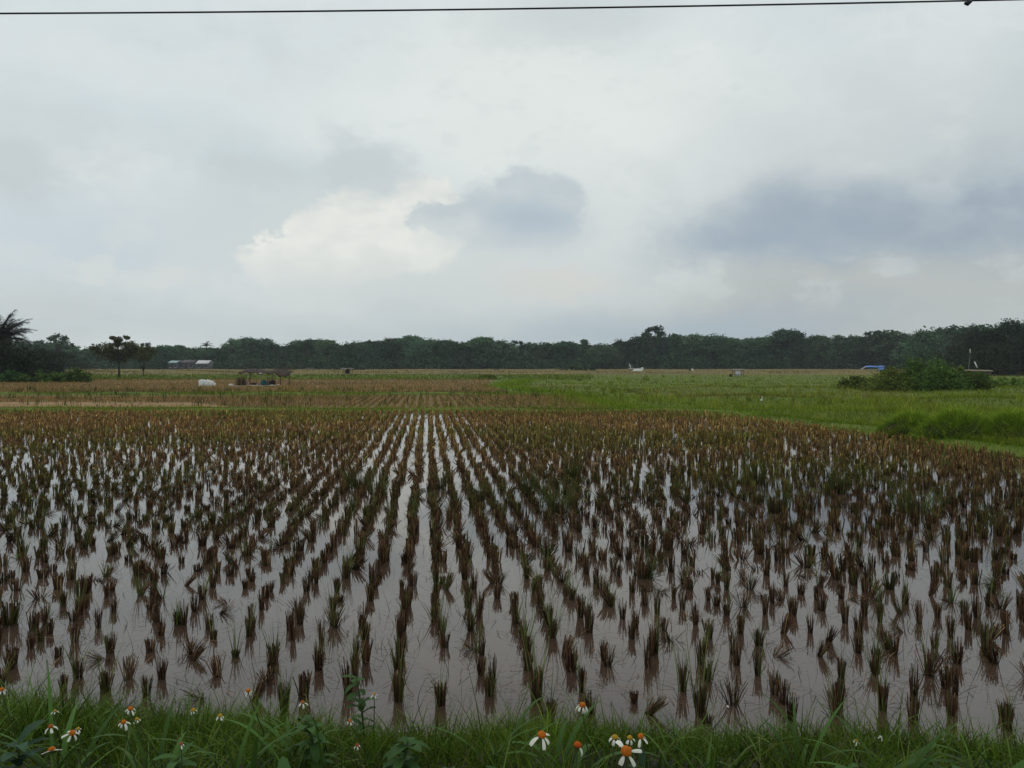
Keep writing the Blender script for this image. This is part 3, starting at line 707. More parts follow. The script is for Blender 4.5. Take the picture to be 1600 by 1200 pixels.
flower(388, 1080, 2.4, 20, 'daisy with orange top at the upper edge of the left grass', 6, ORANGE, 1.2, (2,))
flower(283, 1163, 1.8, 15, 'small reddish daisy with two white petals low in the grass', 5, (.42, .1, .05), .8, (1, 2, 3))
flower(3, 1078, 2.3, 20, 'daisy with orange top cut by the left edge of the view', 6, ORANGE, 1.0, (2,))
flower(473, 1098, 2.4, 18, 'dull orange daisy at the water side of the left grass', 5, (.5, .14, .03), .7, (1,))
flower(547, 1127, 2.2, 18, 'small daisy beside the tall leafy weed', 5, (.5, .14, .03), .9, (1,))
flower(558, 1165, 1.9, 16, 'small red centred daisy low below the tall leafy weed', 5, (.45, .09, .04), 1.0, (2,))
flower(585, 1085, 2.5, 15, 'tiny white daisy hanging at the tall leafy weed', 5, YEL, 1.0, (1,))
flower(86, 1111, 2.2, 14, 'tiny yellow daisy in the upper left grass', 5, YEL, .6, (1, 2))
flower(1338, 1158, 2.4, 15, 'tiny white daisy in the right hand grass', 5, YEL, .9)
flower(1376, 1152, 2.4, 12, 'tiny white bloom right of the other right hand one', 4, WHITE, .9)
flower(1137, 1105, 2.9, 14, 'white fluffy seed head on a short brown stalk at the water edge', 4, (.7, .66, .6), 1.0, (0, 1, 2, 3))

def leaf_shape(m_, p0, azi, elev, ln, wd, droop, c):
    p0 = Vector(p0); vs = []; a = Vector((math.cos(azi), math.sin(azi), 0)); sde = Vector((-math.sin(azi), math.cos(azi), 0)); p = p0.copy()
    for i in range(7):
        t_ = i/6; th = elev-droop*t_
        if i: p = p+(a*math.cos(th)+Vector((0, 0, math.sin(th))))*(ln/6)
        w = wd/2*(math.sin(math.pi*min(1, t_*.9+.06))**.8)*(1+(.12 if i % 2 else 0))
        if i == 6: w = .001
        upv = (a*-math.sin(th)+Vector((0, 0, math.cos(th))))
        for s_ in (-1, 0, 1): vs.append(p+sde*s_*w+upv*(abs(s_)*w*.35))
    m_.add([tuple(v) for v in vs], [(i*3+j, i*3+j+1, (i+1)*3+j+1, (i+1)*3+j) for i in range(6) for j in range(2)], np.array(c)*U(.75, 1.2))
def weed(px, py, Y, hgt, nl, ll, label, c=(.045, .10, .026)):
    nl = int(nl*1.7); ll = ll*.45; hgt = hgt*.9
    X = (px-800)/F*Y; zb = float(zbank(X, Y)); root = empty('leafy_weed', (X, Y, zb)); lv = MB(); st = MB()
    top = (U(-.04, .04), U(-.04, .02), hgt)
    st.tube([(0, 0, -.03), (top[0]*.4, top[1]*.4, hgt*.5), top], [.004, .0035, .002], STEM, 6); st.build('stem', M_grass, root)
    for i in range(nl):
        t_ = .25+.75*(i+.5)/nl; leaf_shape(lv, (top[0]*t_, top[1]*t_, hgt*t_), i*2.4+U(-.4, .4), U(.0, 1.0), ll*U(.6, 1.3), ll*U(.3, .5), U(.3, 1.5), c)
    lv.build('leaves', M_leaf, root, True); tag(root, label, 'weed', 'broad leaved weeds on the bank'); return root
weed(572, 1150, 2.75, .29, 11, .13, 'tall leafy weed rising against the water left of centre')
weed(430, 1200, 2.05, .16, 12, .17, 'wide leaved dark weed at the bottom, left of the tall one')
weed(375, 1195, 1.95, .15, 9, .20, 'large round leaved weed below the lone tall stem daisy', (.045, .085, .04))
weed(620, 1190, 2.1, .2, 14, .15, 'leafy weed right below the tall leafy weed')
weed(500, 1185, 2.3, .2, 14, .14, 'leafy weed between the bottom dark weed and the tall one')
weed(680, 1200, 2.0, .15, 12, .14, 'broad weed at the bottom, just left of centre', (.04, .085, .03))
weed(30, 1170, 2.1, .2, 12, .16, 'blue green leafy weed in the bottom left corner', (.035, .075, .04))
weed(160, 1195, 1.95, .13, 10, .13, 'low leafy weed below the left daisies')
weed(1010, 1185, 2.2, .12, 12, .11, 'dark low weed behind the largest daisy', (.025, .05, .022))
weed(770, 1190, 2.1, .13, 12, .12, 'low leafy weed left of the orange centred daisies')
weed(1205, 1195, 2.0, .12, 9, .12, 'low pale leafed weed at the bottom right of centre', (.06, .10, .035))
weed(1330, 1195, 2.1, .12, 10, .12, 'low leafy weed below the tiny right hand daisy')
weed(1500, 1190, 2.1, .14, 10, .14, 'leafy weed near the bottom right corner')
weed(255, 1185, 2.1, .16, 11, .13, 'leafy weed beside the small reddish daisy')
def wide_grass(px, py, Y, n, ln, wd, label, azs=None, tone=1.0):
    X = (px-800)/F*Y; zb = float(zbank(X, Y)); b = np.zeros((n, 3)); b[:, 0] = U(-.04, .04, n); b[:, 1] = U(-.04, .04, n); b[:, 2] = -.02
    c = np.array([(.05, .105, .02)])*U(.75, 1.3, (n, 1))*tone; azi = U(0, 6.28, n) if azs is None else np.array([random.choice(azs) for _ in range(n)])+rng.normal(0, .3, n)
    m_ = MB(); m_.add(*blades(b, azi, U(.1, .5, n), U(.7, 2.0, n), ln*U(.6, 1.15, n), wd*U(.7, 1.2, n), 9, None, .1, c*.85, c*1.1, True))
    o = m_.build('broad_grass', M_leaf, None, True); o.location = (X, Y, zb); tag(o, label, 'grass tuft', 'broad bladed grass tufts on the bank')
wide_grass(385, 1160, 2.3, 9, .38, .014, 'broad bladed grass tuft with upright blades below the left daisies')
wide_grass(95, 1170, 2.2, 9, .40, .016, 'broad bladed grass tuft between the left corner daisies')
wide_grass(240, 1180, 2.2, 9, .34, .014, 'arching broad grass beside the low left weed')
wide_grass(880, 1160, 2.4, 7, .34, .022, 'wide arching grass blades behind the one petal daisy')
wide_grass(1390, 1185, 2.2, 8, .30, .022, 'largest arching grass blades in the right hand grass', [0.1, 2.9, .3])
wide_grass(1250, 1170, 2.4, 6, .32, .012, 'broad grass tuft with one tall upright blade right of centre')
wide_grass(1560, 1190, 2.2, 8, .36, .02, 'arching broad grass in the bottom right corner', [2.8, 3.3, .2])
wide_grass(770, 1175, 2.4, 7, .36, .012, 'upright broad grass left of the orange daisies')
wide_grass(1080, 1190, 2.2, 7, .26, .012, 'short broad grass right of the largest daisy')
wide_grass(460, 1165, 2.4, 8, .32, .014, 'broad grass tuft left of the tall leafy weed')

# ------------------------------------------------------------------ trees
def crown_mesh(name, clusters, per, leaf, tone, flat=.6):
    m_ = MB(); V = []; Cc = []
    for (cx, cy, cz, r_) in clusters:
        n = per; p = np.clip(rng.normal(0, .52, (n, 3)), -1.3, 1.3)*r_; p[:, 2] *= flat
        p += (cx, cy, cz)
        d1 = rng.normal(0, 1, (n, 3)); d1[:, 2] *= .8; d1 /= np.linalg.norm(d1, axis=1)[:, None]
        d2 = rng.normal(0, 1, (n, 3)); d2[:, 2] *= .6; d2 -= d1*(d1*d2).sum(1)[:, None]; d2 /= np.linalg.norm(d2, axis=1)[:, None]+1e-9
        s1 = leaf*U(.6, 1.3, (n, 1)); s2 = s1*U(.4, .7, (n, 1))
        V.append(np.stack([p-d1*s1, p-d2*s2, p+d1*s1, p+d2*s2], 1)); t_ = np.array(tone)*U(.75, 1.25)
        Cc.append(np.repeat(t_[None, :]*U(.8, 1.2, (n, 1)), 4, 0).reshape(n, 4, 3))
    V = np.concatenate(V).reshape(-1, 3); Cc = np.concatenate(Cc).reshape(-1, 3)
    m_.add(V, np.arange(len(V)).reshape(-1, 4), Cc); return m_.mesh(name, M_tree)
def trunk_mesh(h, r0, tips, c=(.045, .036, .028)):
    m_ = MB(); b0 = (U(-.03, .03)*h, U(-.03, .03)*h, h*.55)
    m_.tube([(0, 0, -.2), (b0[0]*.5, b0[1]*.5, h*.28), b0, (b0[0]*1.3, b0[1]*1.3, h*.8)], [r0*1.25, r0, r0*.75, r0*.3], c, 8)
    for tx, ty, tz in tips:
        z0 = h*U(.3, .6); f = z0/(h*.55)
        m_.tube([(b0[0]*f, b0[1]*f, z0), (tx*.5, ty*.5, z0+(tz-z0)*.6), (tx, ty, tz)], [r0*.5, r0*.35, r0*.12], c, 6)
    return m_.mesh('trunk', M_bark)
TG = (.060, .118, .056)
def make_kind(kind, leaf=.36, per=58, tone=TG):
    """unit tree of height 1 scaled to ~12 m, returns (crown mesh, trunk mesh)"""
    h = 12.0; cl = []
    if kind == 'round':
        for i in range(64):
            a, t_ = U(0, 6.28), U(0, 1); zz_ = h*(.30+.66*t_); rr = 4.6*math.sin(math.pi*min(1, (.18+.82*t_)))**.6*math.sqrt(U(.2, 1)); cl.append((rr*math.cos(a), rr*math.sin(a), zz_, U(.9, 1.5)))
    if kind == 'broad':
        for i in range(74):
            a, t_ = U(0, 6.28), U(0, 1); zz_ = h*(.34+.6*t_); rr = 6.0*(1-t_**3)**.5*math.sqrt(U(.15, 1)); cl.append((rr*math.cos(a), rr*math.sin(a), zz_, U(1.2, 2.0)))
    if kind == 'umbrella':
        for lv, (z_, rad, n_) in enumerate(((.97, 2.4, 12), (.90, 4.0, 22), (.80, 4.4, 20), (.66, 3.8, 16), (.5, 3.2, 14), (.36, 3, 12))):
            for i in range(n_): a = U(0, 6.28); rr = rad*math.sqrt(U(.05, 1)); cl.append((rr*math.cos(a), rr*math.sin(a), h*z_+U(-.4, .4)-.10*rr, U(.9, 1.4)))
    if kind == 'conical':
        for i in range(36):
            a, t_ = U(0, 6.28), U(0, 1); rr = 2.9*(1-t_)**.8*math.sqrt(U(.2, 1)); cl.append((rr*math.cos(a), rr*math.sin(a), h*(.28+.7*t_), U(.7, 1.15)))
    if kind == 'open':
        for i in range(26):
            a, t_ = U(0, 6.28), U(0, 1); rr = 4.2*math.sin(math.pi*min(1, .25+.72*t_))**.5*math.sqrt(U(.25, 1)); cl.append((rr*math.cos(a), rr*math.sin(a), h*(.42+.56*t_), U(.6, 1.1)))
    crown = crown_mesh('crown', cl, per, leaf, tone, .6 if kind == 'umbrella' else .8)
    tips = [(c[0]*.8, c[1]*.8, c[2]) for c in random.sample(cl, 9)]
    return crown, trunk_mesh(h, .26, tips)
LOOKT = {'round': 'round crowned dark green tree', 'broad': 'broad spreading dark green tree', 'umbrella': 'flat topped layered tree', 'conical': 'narrow pointed dark tree', 'open': 'thin open crowned tree'}
NAMET = {'round': 'round_tree', 'broad': 'broad_tree', 'umbrella': 'umbrella_tree', 'conical': 'pointed_tree', 'open': 'open_tree'}
KINDS = {k: [make_kind(k) for _ in range(3 if k in ('round', 'broad') else 2)] for k in LOOKT}
def tree(kind, loc, height, wide, label, group, meshes=None):
    cr_, tr_ = meshes or random.choice(KINDS[kind])
    o = empty(NAMET[kind], loc, U(0, 6.28)); o.scale = (wide*height/12,)*2+(height/12,)
    for me in (cr_, tr_): link(bpy.data.objects.new(me.name.split('.')[0], me), o)
    tag(o, label, 'tree', group); return o
prof = [(-60, 532), (60, 538), (90, 531), (105, 536), (122, 547), (140, 547), (200, 545), (250, 541), (300, 543), (345, 542), (370, 537), (400, 534), (425, 541), (455, 541), (475, 534), (500, 533), (540, 541), (575, 531), (600, 536), (630, 526), (660, 535), (700, 533), (740, 534), (790, 538), (830, 542), (870, 541), (900, 536), (940, 539), (975, 534), (1000, 526), (1018, 521), (1045, 520), (1080, 526), (1110, 526), (1150, 531), (1195, 528), (1230, 523), (1255, 526), (1280, 531), (1330, 526), (1380, 521), (1420, 523), (1450, 528), (1480, 522), (1530, 515), (1600, 512), (1670, 512)]
def top_at(px): return float(np.interp(px, [p[0] for p in prof], [p[1] for p in prof]))
kseq = ['round', 'broad', 'umbrella', 'round', 'open', 'broad', 'round', 'umbrella', 'conical', 'broad', 'open', 'round', 'umbrella', 'broad']
front = []; px = -50.0; i = 0
spec = {575: 'umbrella', 630: 'umbrella', 700: 'umbrella', 1195: 'umbrella', 1232: 'umbrella', 1255: 'open', 95: 'open', 110: 'open', 1018: 'open', 1045: 'conical', 365: 'open', 475: 'round', 500: 'umbrella'}
while px < 1660:
    k = kseq[i % len(kseq)]
    for s_, v in spec.items():
        if abs(px-s_) < 13: k = v
    front.append((px, k)); px += U(21, 32); i += 1
for idx, (px, k) in enumerate(front):
    Y = U(322, 352) if px < 1440 else U(250, 300)
    if px < 130: Y = U(255, 300)
    yt = top_at(px)+U(-5, 5); p = at(px, yt, Y); hgt = p.z*1.06
    tree(k, (p.x, Y, 0), hgt, U(.9, 1.3)*(1.35 if k in ('round', 'broad') else 1.05), f'{LOOKT[k]} in the far treeline, {ordn(idx)} from its left end', 'trees of the far treeline')
# second row behind and understorey: one dark mass
m_cl = []
mw = MB()
def wood(n, Yr, pr, hr, leaf):
    V = []; Cc = []
    for _ in range(n):
        px_ = U(*pr); Y = U(*Yr); zt = at(px_, top_at(px_)+2, Y).z; z0 = U(*hr)*zt; r_ = U(1.6, 3.2)
        nn = 26; p = rng.normal(0, 1, (nn, 3)); p /= np.linalg.norm(p, axis=1)[:, None]; p *= r_; p[:, 2] *= .65; p += ((px_-800)/F*Y, Y, min(z0, zt-1.6))
        d1 = rng.normal(0, 1, (nn, 3)); d1 /= np.linalg.norm(d1, axis=1)[:, None]; d2 = rng.normal(0, 1, (nn, 3)); d2[:, 2] *= .7; d2 /= np.linalg.norm(d2, axis=1)[:, None]
        s1 = leaf*U(.7, 1.4, (nn, 1)); V.append(np.stack([p-d1*s1, p-d2*s1*.7, p+d1*s1, p+d2*s1*.7], 1))
        Cc.append(np.repeat((np.array(TG)*U(.7, 1.25))[None, :], nn*4, 0))
    V = np.concatenate(V).reshape(-1, 3); mw.add(V, np.arange(len(V)).reshape(-1, 4), np.concatenate(Cc))
wood(6800, (350, 378), (-120, 1720), (.06, .95), .75)
wood(1500, (320, 348), (-120, 1720), (.03, .36), .5)
tag(mw.build('wood', M_tree), 'dark mass of undergrowth and trees filling the far wood', 'wood', kind='stuff')

# palms standing out of the treeline
def palm_meshes(nf, fl, trunk_h, r0, droop=1.5, tone=(.028, .042, .02), lw=.07, nl=34, up=(.05, 1.25)):
    m_ = MB()
    for i in range(nf):
        a = i*2.399+U(-.25, .25); th0 = U(*up); n = 12; p = Vector((0, 0, trunk_h)); pts = [p.copy()]; dr = droop*U(.6, 1.15); ln = fl*U(.8, 1.1)
        dirs = []
        for j in range(n):
            th = th0+dr*(j/n)**1.3; d = Vector((math.sin(th)*math.cos(a), math.sin(th)*math.sin(a), math.cos(th))); p = p+d*(ln/n); pts.append(p.copy()); dirs.append(d)
        m_.tube(pts, [.05*(1-.8*k/n)*fl/4 for k in range(n+1)], np.array(tone)*1.6, 4)
        b = []; azs = []; tl = []; ll = []
        for k in range(nl):
            f = .12+.86*k/nl; j = min(n-1, int(f*n)); q_ = pts[j].lerp(pts[j+1], f*n-j)
            for s_ in (-1, 1):
                b.append(q_); azs.append(a+s_*U(.6, 1.1)); tl.append(U(1.0, 1.7)); ll.append(fl*.24*math.sin(math.pi*min(1, f*.8+.18))**.7*U(.8, 1.1))
        nb_ = len(b); c = np.array(tone)*U(.7, 1.3, (nb_, 1))
        m_.add(*blades(np.array([tuple(x) for x in b]), azs, tl, U(.2, .9, nb_), ll, lw, 2, U(0, 6.28, nb_), .15, c, c))
    t_ = MB(); t_.tube([(0, 0, -.2), (.1, 0, trunk_h*.5), (0, 0, trunk_h+.1)], [r0*1.3, r0, r0*.9], (.05, .04, .03), 8)
    return m_.mesh('crown', M_tree), t_.mesh('trunk', M_bark)
def palm(px, ytop, Y, fl, label, meshes=None, group='palms of the far treeline', **kw):
    p = at(px, ytop, Y); th = p.z-fl*.75
    cr_, tr_ = palm_meshes(16, fl, th, .16, **kw); o = empty('palm_tree', (p.x, Y, 0), U(0, 6.28))
    link(bpy.data.objects.new('crown', cr_), o); link(bpy.data.objects.new('trunk', tr_), o); tag(o, label, 'palm', group)
palm(323, 532, 318, 3.2, 'small palm rising over the treeline above the white house', lw=.35, nl=14)
palm(394, 531, 318, 2.8, 'small palm over the treeline right of the white house, above the open shelter', lw=.35, nl=14)
palm(968, 528, 318, 3.0, 'small palm over the treeline above the white roofed shelter', lw=.35, nl=14)
palm(478, 534, 330, 2.6, 'palm top just over the treeline right of the open shelter', lw=.35, nl=14)
# large palm at the left edge
o = empty('palm_tree', (at(3, 560, 100).x, 100, 0))
cr_, tr_ = palm_meshes(52, 4.4, 5.2, .30, 1.25, (.020, .028, .016), .12, 60, (.0, 1.5))
link(bpy.data.objects.new('crown', cr_), o); link(bpy.data.objects.new('trunk', tr_), o)
tag(o, 'large dark palm with feathery fronds at the left edge', 'palm')
DARK = (.018, .028, .014)
dk = {k: make_kind(k, .22, 60, DARK) for k in ('round', 'broad')}
for px, yt, Y, k, wd, lb in ((-28, 522, 106, 'broad', 1.6, 'black green tree below the large palm, cut by the left edge'), (24, 548, 108, 'broad', 2.4, 'dark spreading tree right below the large palm fronds'), (62, 545, 150, 'round', 2.2, 'dark rounded tree right of the large palm'), (98, 550, 170, 'broad', 2.0, 'lower dark tree second to the right of the large palm')):
    p = at(px, yt, Y); tree(k, (p.x, Y, 0), p.z, wd, lb, 'trees at the left edge', dk[k])
# the two field trees on the left
def field_tree(px, ybase, ytop, label, clusters, trunk_r, tone):
    Y = H*F/(ybase-HY); s_ = Y/F; base = Vector(((px-800)*s_, Y, 0)); o = empty('field_tree', base)
    cl = [((cx-px)*s_, U(-1, 1)*1.2, H-(cy-HY)*s_, r_*s_*1.3) for cx, cy, r_ in clusters]
    c = crown_mesh('crown', cl, 190, .2, tone, .6); link(bpy.data.objects.new('crown', c), o)
    m_ = MB(); hh_ = H-(ytop+32-HY)*s_
    m_.tube([(0, 0, -.2), (.03, 0, hh_*.5), (-.05, 0, hh_), (.05, 0, hh_*1.35)], [trunk_r*1.3, trunk_r, trunk_r*.8, trunk_r*.3], (.05, .042, .034), 8)
    for q_ in cl: m_.tube([(0, 0, hh_*U(.6, 1)), (q_[0]*.5, q_[1]*.5, hh_+(q_[2]-hh_)*.45), q_[:3]], [trunk_r*.45, trunk_r*.3, trunk_r*.1], (.05, .042, .034), 6)
    m_.build('trunk', M_bark, o, True); tag(o, label, 'tree', 'field trees left of the shelter')
field_tree(186, 591, 527, 'field tree with flat brownish crown and thin leafy top, standing alone left', [(150, 544, 7), (160, 541, 8), (168, 546, 9), (176, 543, 8), (165, 553, 9), (180, 553, 10), (192, 555, 9), (176, 560, 8), (189, 562, 7), (200, 545, 8), (208, 540, 7), (196, 538, 5), (186, 538, 5), (183, 532, 4), (190, 531, 4), (179, 528, 3), (195, 527, 3), (204, 552, 8), (158, 549, 7), (212, 546, 5)], .16, (.085, .095, .04))
field_tree(224, 588, 545, 'smaller slender field tree right of the flat crowned one', [(214, 546, 7), (222, 545, 8), (230, 547, 8), (238, 551, 7), (226, 553, 9), (216, 553, 7), (232, 557, 6), (224, 560, 5)], .10, (.10, .115, .04))

# right hand big dark trees
dr_ = [make_kind('round', .24, 60, (.020, .032, .015)), make_kind('broad', .24, 60, (.022, .033, .016))]
for px, yt, Y, wd, lb in ((1578, 500, 170, .95, 'tallest black green tree at the right edge'), (1622, 512, 172, 1.1, 'dark tree cut by the right edge'), (1545, 515, 175, .9, 'dark tree left of the tallest right edge tree'), (1524, 508, 190, .5, 'slim dark topped tree above the white pole'), (1500, 536, 200, 1.5, 'lighter green low tree left of the white pole'), (1558, 540, 165, 1.7, 'low black green tree in front of the tallest one'), (1600, 545, 160, 1.7, 'low dark tree in front at the right edge'), (1508, 515, 240, .9, 'hazier green tree behind the lighter low tree')):
    p = at(px, yt, Y); k = 'round' if wd < 1.2 else 'broad'; tree(k, (p.x, Y, 0), p.z, wd, lb, 'trees at the right edge', dr_[0 if k == 'round' else 1])

# bushes
def bush(px, ybase, wpx, hpx, label, tone, group, leaf=.10, per=130, n=50, name='bush', cat='bush'):
    Y = H*F/(ybase-HY); s_ = Y/F; w_ = wpx*s_/2; h_ = hpx*s_
    cl = []
    for i in range(n):
        a = U(0, 6.28); rr = math.sqrt(U(0, 1)); zt = h_*(1-rr**2.2)*U(.35, .95); cl.append((w_*rr*math.cos(a), w_*.6*rr*math.sin(a), max(.15, zt), U(.18, .32)*max(h_, .6)))
    fol = 'foliage' if name == 'bush' else 'crown'
    o = empty(name, ((px-800)*s_, Y, 0)); link(bpy.data.objects.new(fol, crown_mesh(fol, cl, per, leaf, tone, .8)), o)
    m_ = MB()
    for c in random.sample(cl, 8): m_.tube([(c[0]*.2, c[1]*.2, -.05), (c[0]*.6, c[1]*.6, c[2]*.5), c[:3]], [.03, .022, .008], (.05, .04, .03), 5)
    m_.build('stems' if name == 'bush' else 'trunk', M_bark, o); tag(o, label, cat, group)
BG1 = (.12, .18, .035)
for a in ((1345, 611, 70, 26, 'low left shoulder of bushes beside the blue tarp', BG1), (1396, 613, 100, 40, 'mid height bush below the blue tarp', BG1), (1448, 613, 130, 54, 'tallest dark bush in the right hand field', (.11, .17, .034)), (1496, 612, 90, 38, 'bush sloping down right of the tallest bush', BG1), (1530, 606, 70, 22, 'low bush below the low roofed hut', BG1)):
    bush(*a, 'bushes in the right hand field')
for a in ((1570, 606, 60, 18, 'low bush in front of the right edge trees', BG1),):
    bush(*a, 'bushes in the right hand field')
for a in ((10, 598, 60, 22, 'green bush at the left edge below the large palm', (.05, .095, .022)), (55, 598, 60, 21, 'middle green bush of the left edge row', (.05, .095, .022)), (95, 598, 56, 23, 'leafy green bush third in the left edge row', (.06, .115, .024)), (122, 598, 40, 26, 'rightmost taller bush of the left edge row', (.06, .115, .024))):
    bush(*a, 'bushes at the left edge', .16, 60, 24)
def grass_mound(px, ybase, wpx, hpx, n, label):
    Y = H*F/(ybase-HY); s_ = Y/F; w_ = wpx*s_/2; h_ = hpx*s_; r_ = np.sqrt(U(0, 1, n)); a_ = U(0, 6.28, n)
    lum = 1+.25*np.sin(a_*5+r_*7)
    b_ = np.stack([w_*r_*np.cos(a_), w_*.6*r_*np.sin(a_), h_*.66*(1-r_**2)*lum-.03], 1); c = np.array(ta)[rng.integers(0, 4, n)]*U(1.3, 2.2, (n, 1))
    o = empty('grass_mound', ((px-800)*s_, Y, .02)); m_ = MB()
    m_.add(*blades(b_, a_+rng.normal(0, .7, n), .15+r_*U(.3, 1.0, n), U(.3, 1.5, n), U(.25, .6, n)*h_*.8, .016*U(.6, 1.3, n), 3, U(0, 6.28, n), .1, c*.85, c*1.15)); m_.build('grass_blades', M_grass, o)
    m_ = MB(); m_.lump((0, 0, 0), (w_*.97, w_*.57, h_*.62), (.04, .07, .02), 18, 10, .06); m_.build('earth_core', M_bank, o, True)
    tag(o, label, 'grass mound', 'grassy mounds beside the paddy')
grass_mound(1425, 682, 110, 42, 5200, 'grassy green mound at the paddy corner, leftmost of the right hand three')
grass_mound(1497, 688, 130, 52, 6500, 'largest grassy green mound beside the right hand paddy bund')
grass_mound(1585, 690, 120, 52, 6500, 'grassy green mound cut by the right edge above the paddy')
for a in ((10, 597, 100, 66, 'black green low tree under the large palm', DARK), (60, 588, 76, 42, 'dark low tree right of the one under the palm', (.026, .04, .02))):
    bush(*a, 'dense low trees at the left edge', .2, 90, 60, 'dense_tree', 'tree')
for a in ((1556, 587, 92, 52, 'black green low tree behind the low roofed hut', DARK), (1608, 587, 90, 68, 'black green dense tree at the far right edge', DARK), (1505, 584, 84, 40, 'green dense low tree left of the pale pole', (.038, .06, .022))):
    bush(*a, 'dense low trees at the right edge', .24, 90, 60, 'dense_tree', 'tree')
bush(905, 581, 60, 12, 'pale green bush at the foot of the far treeline, right of centre', (.05, .08, .035), 'bushes at the far treeline', .5, 40, 20)
bush(450, 580, 50, 14, 'green bush at the foot of the far treeline behind the open shelter', (.04, .06, .03), 'bushes at the far treeline', .5, 40, 20)
bush(540, 580, 60, 22, 'grey green bush at the foot of the far treeline above the small dark shelter', (.04, .065, .035), 'bushes at the far treeline', .5, 40, 20)

# ------------------------------------------------------------------ things in the fields
BAMB = (.13, .10, .06)
def pole(m_, a, b, r_=.03, c=BAMB): m_.tube([a, ((a[0]+b[0])/2+U(-.02, .02), (a[1]+b[1])/2, (a[2]+b[2])/2), b], [r_, r_*.95, r_*.85], c, 7)
def sheet_roof(m_, x0, x1, y0, y1, zf, th, c, nx=12, ny=6):
    """sagging sheet with thickness; zf(u,v) gives its height"""
    us = np.linspace(0, 1, nx); vs_ = np.linspace(0, 1, ny); top = []
    for v in vs_:
        for u in us: top.append((x0+(x1-x0)*u, y0+(y1-y0)*v, zf(u, v)))
    top = np.array(top); bot = top-(0, 0, th); k = nx*ny; q_ = []
    for j in range(ny-1):
        for i in range(nx-1):
            a = j*nx+i; q_.append((a, a+1, a+nx+1, a+nx)); q_.append((k+a, k+a+nx, k+a+nx+1, k+a+1))
    for i in range(nx-1):
        q_.append((i, k+i, k+i+1, i+1)); a = (ny-1)*nx+i; q_.append((a, a+1, k+a+1, k+a))
    for j in range(ny-1):
        a = j*nx; q_.append((a, a+nx, k+a+nx, k+a)); a = j*nx+nx-1; q_.append((a, k+a, k+a+nx, a+nx))
    m_.add(np.concatenate([top, bot]), q_, np.array(c)[None, :]*U(.85, 1.15, (2*k, 1)))
# big open shelter
Y = 75.0; s_ = Y/F
def X_(px): return (px-800)*s_
def Z_(py): return H-(py-HY)*s_
o = empty('field_shelter', (X_(415), Y, 0)); x0 = X_(415)
def lx(px): return X_(px)-x0
rf = MB(); sheet_roof(rf, lx(379), lx(451), -1.1, 1.3, lambda u, v: Z_(576.2)+.05*math.sin(u*9)-.10*math.sin(u*math.pi)*v-(.46+.35*max(0, u-.72)/.28)*(1-v)**1.2*(.8+.2*math.sin(u*31))-max(0, u-.75)*1.6*.6, .07, (.042, .027, .021), 24, 8)
rf.build('roof', M_wood, o)
for px, yy, py0 in ((382, -1.0, 605), (384, 1.1, 600), (423, -.9, 605), (421, 1.1, 600), (433, 1.1, 600), (448, .9, 600)):
    p_ = MB(); pole(p_, (lx(px), yy, 0), (lx(px)+U(-.05, .05), yy, Z_(579.5)), .05); p_.build('post', M_wood, o)
for a, b_ in (((lx(385), 1.0, .7), (lx(393), 1.0, Z_(579))), ((lx(391), -1.0, .9), (lx(386), -1.0, Z_(579)))):
    p_ = MB(); pole(p_, a, b_, .035); p_.build('brace', M_wood, o)
p_ = MB(); pole(p_, (lx(425), .6, Z_(576.5)), (lx(456), .7, Z_(576)), .03); p_.build('ridge_pole', M_wood, o)
p_ = MB(); p_.lump((lx(412), -.95, Z_(584)), (.25, .06, .10), (.55, .52, .45), 10, 6, .15); p_.build('hanging_cloth', M_cloth, o)
tag(o, 'large open bamboo shelter with sagging dark brown roof in the stubble field', 'shelter', 'field shelters')
# tarp, sacks, baskets under it
tp = MB(); sheet_roof(tp, X_(369), X_(433), Y-1.6, Y+1.5, lambda u, v: .06+.05*math.sin(u*17+v*5)**2+.10*max(0, 1-abs(u-.92)/.1)+.08*max(0, 1-abs(u-.45)/.12), .02, (.62, .58, .52), 30, 8)
tag(tp.build('ground_sheet', M_cloth), 'white plastic sheet spread on the ground under the open shelter', 'tarpaulin')
def sack(px, w, h_, d, c, label, group=None, name='sack', yo=0, Yd=75.0, px2=None, z0=.1, fl=.55):
    sx = Yd/F; m_ = MB()
    if fl < .2:                                # a stiff, squarish full bag
        vs = []; qs = []; w = w*.8
        for z_, k_ in ((0, .0), (0, .92), (.06, 1), (.5, 1.03), (.9, .99), (1, .88), (1.02, .0)):
            for i_ in range(20):
                a_ = 2*math.pi*i_/20; cx_, cy_ = math.cos(a_), math.sin(a_)
                vs.append((math.copysign(abs(cx_)**.35, cx_)*w/2*k_, math.copysign(abs(cy_)**.35, cy_)*d/2*k_, z_*h_+rng.normal(0, .012)))
        for j_ in range(6):
            for i_ in range(20): qs.append((j_*20+i_, j_*20+(i_+1) % 20, (j_+1)*20+(i_+1) % 20, (j_+1)*20+i_))
        m_.add(vs, qs, c)
    else: m_.lump((0, 0, h_/2), (w/2, d/2, h_/2), c, 14, 8, .035, fl)
    o_ = empty(name, ((px-800)*sx, Yd+yo, z0)); m_.build('body', M_cloth, o_, True)
    if name == 'sack':
        m2 = MB(); m2.lump((U(-.05, .05)*w, 0, h_*1.02), (w*.16, d*.12, h_*.09), c, 8, 5, .1); m2.build('tied_top', M_cloth, o_, True)
    tag(o_, label, name.replace('_', ' '), group); return o_
WS = (.70, .72, .70)
sack(315.5, .62, .62, .5, WS, 'white sack, leftmost of the row in the stubble field', 'white sacks in the stubble field', z0=.0, fl=.16)
sack(324, .56, .60, .5, WS, 'white sack, middle one of the row in the stubble field', 'white sacks in the stubble field', z0=.0, fl=.16)
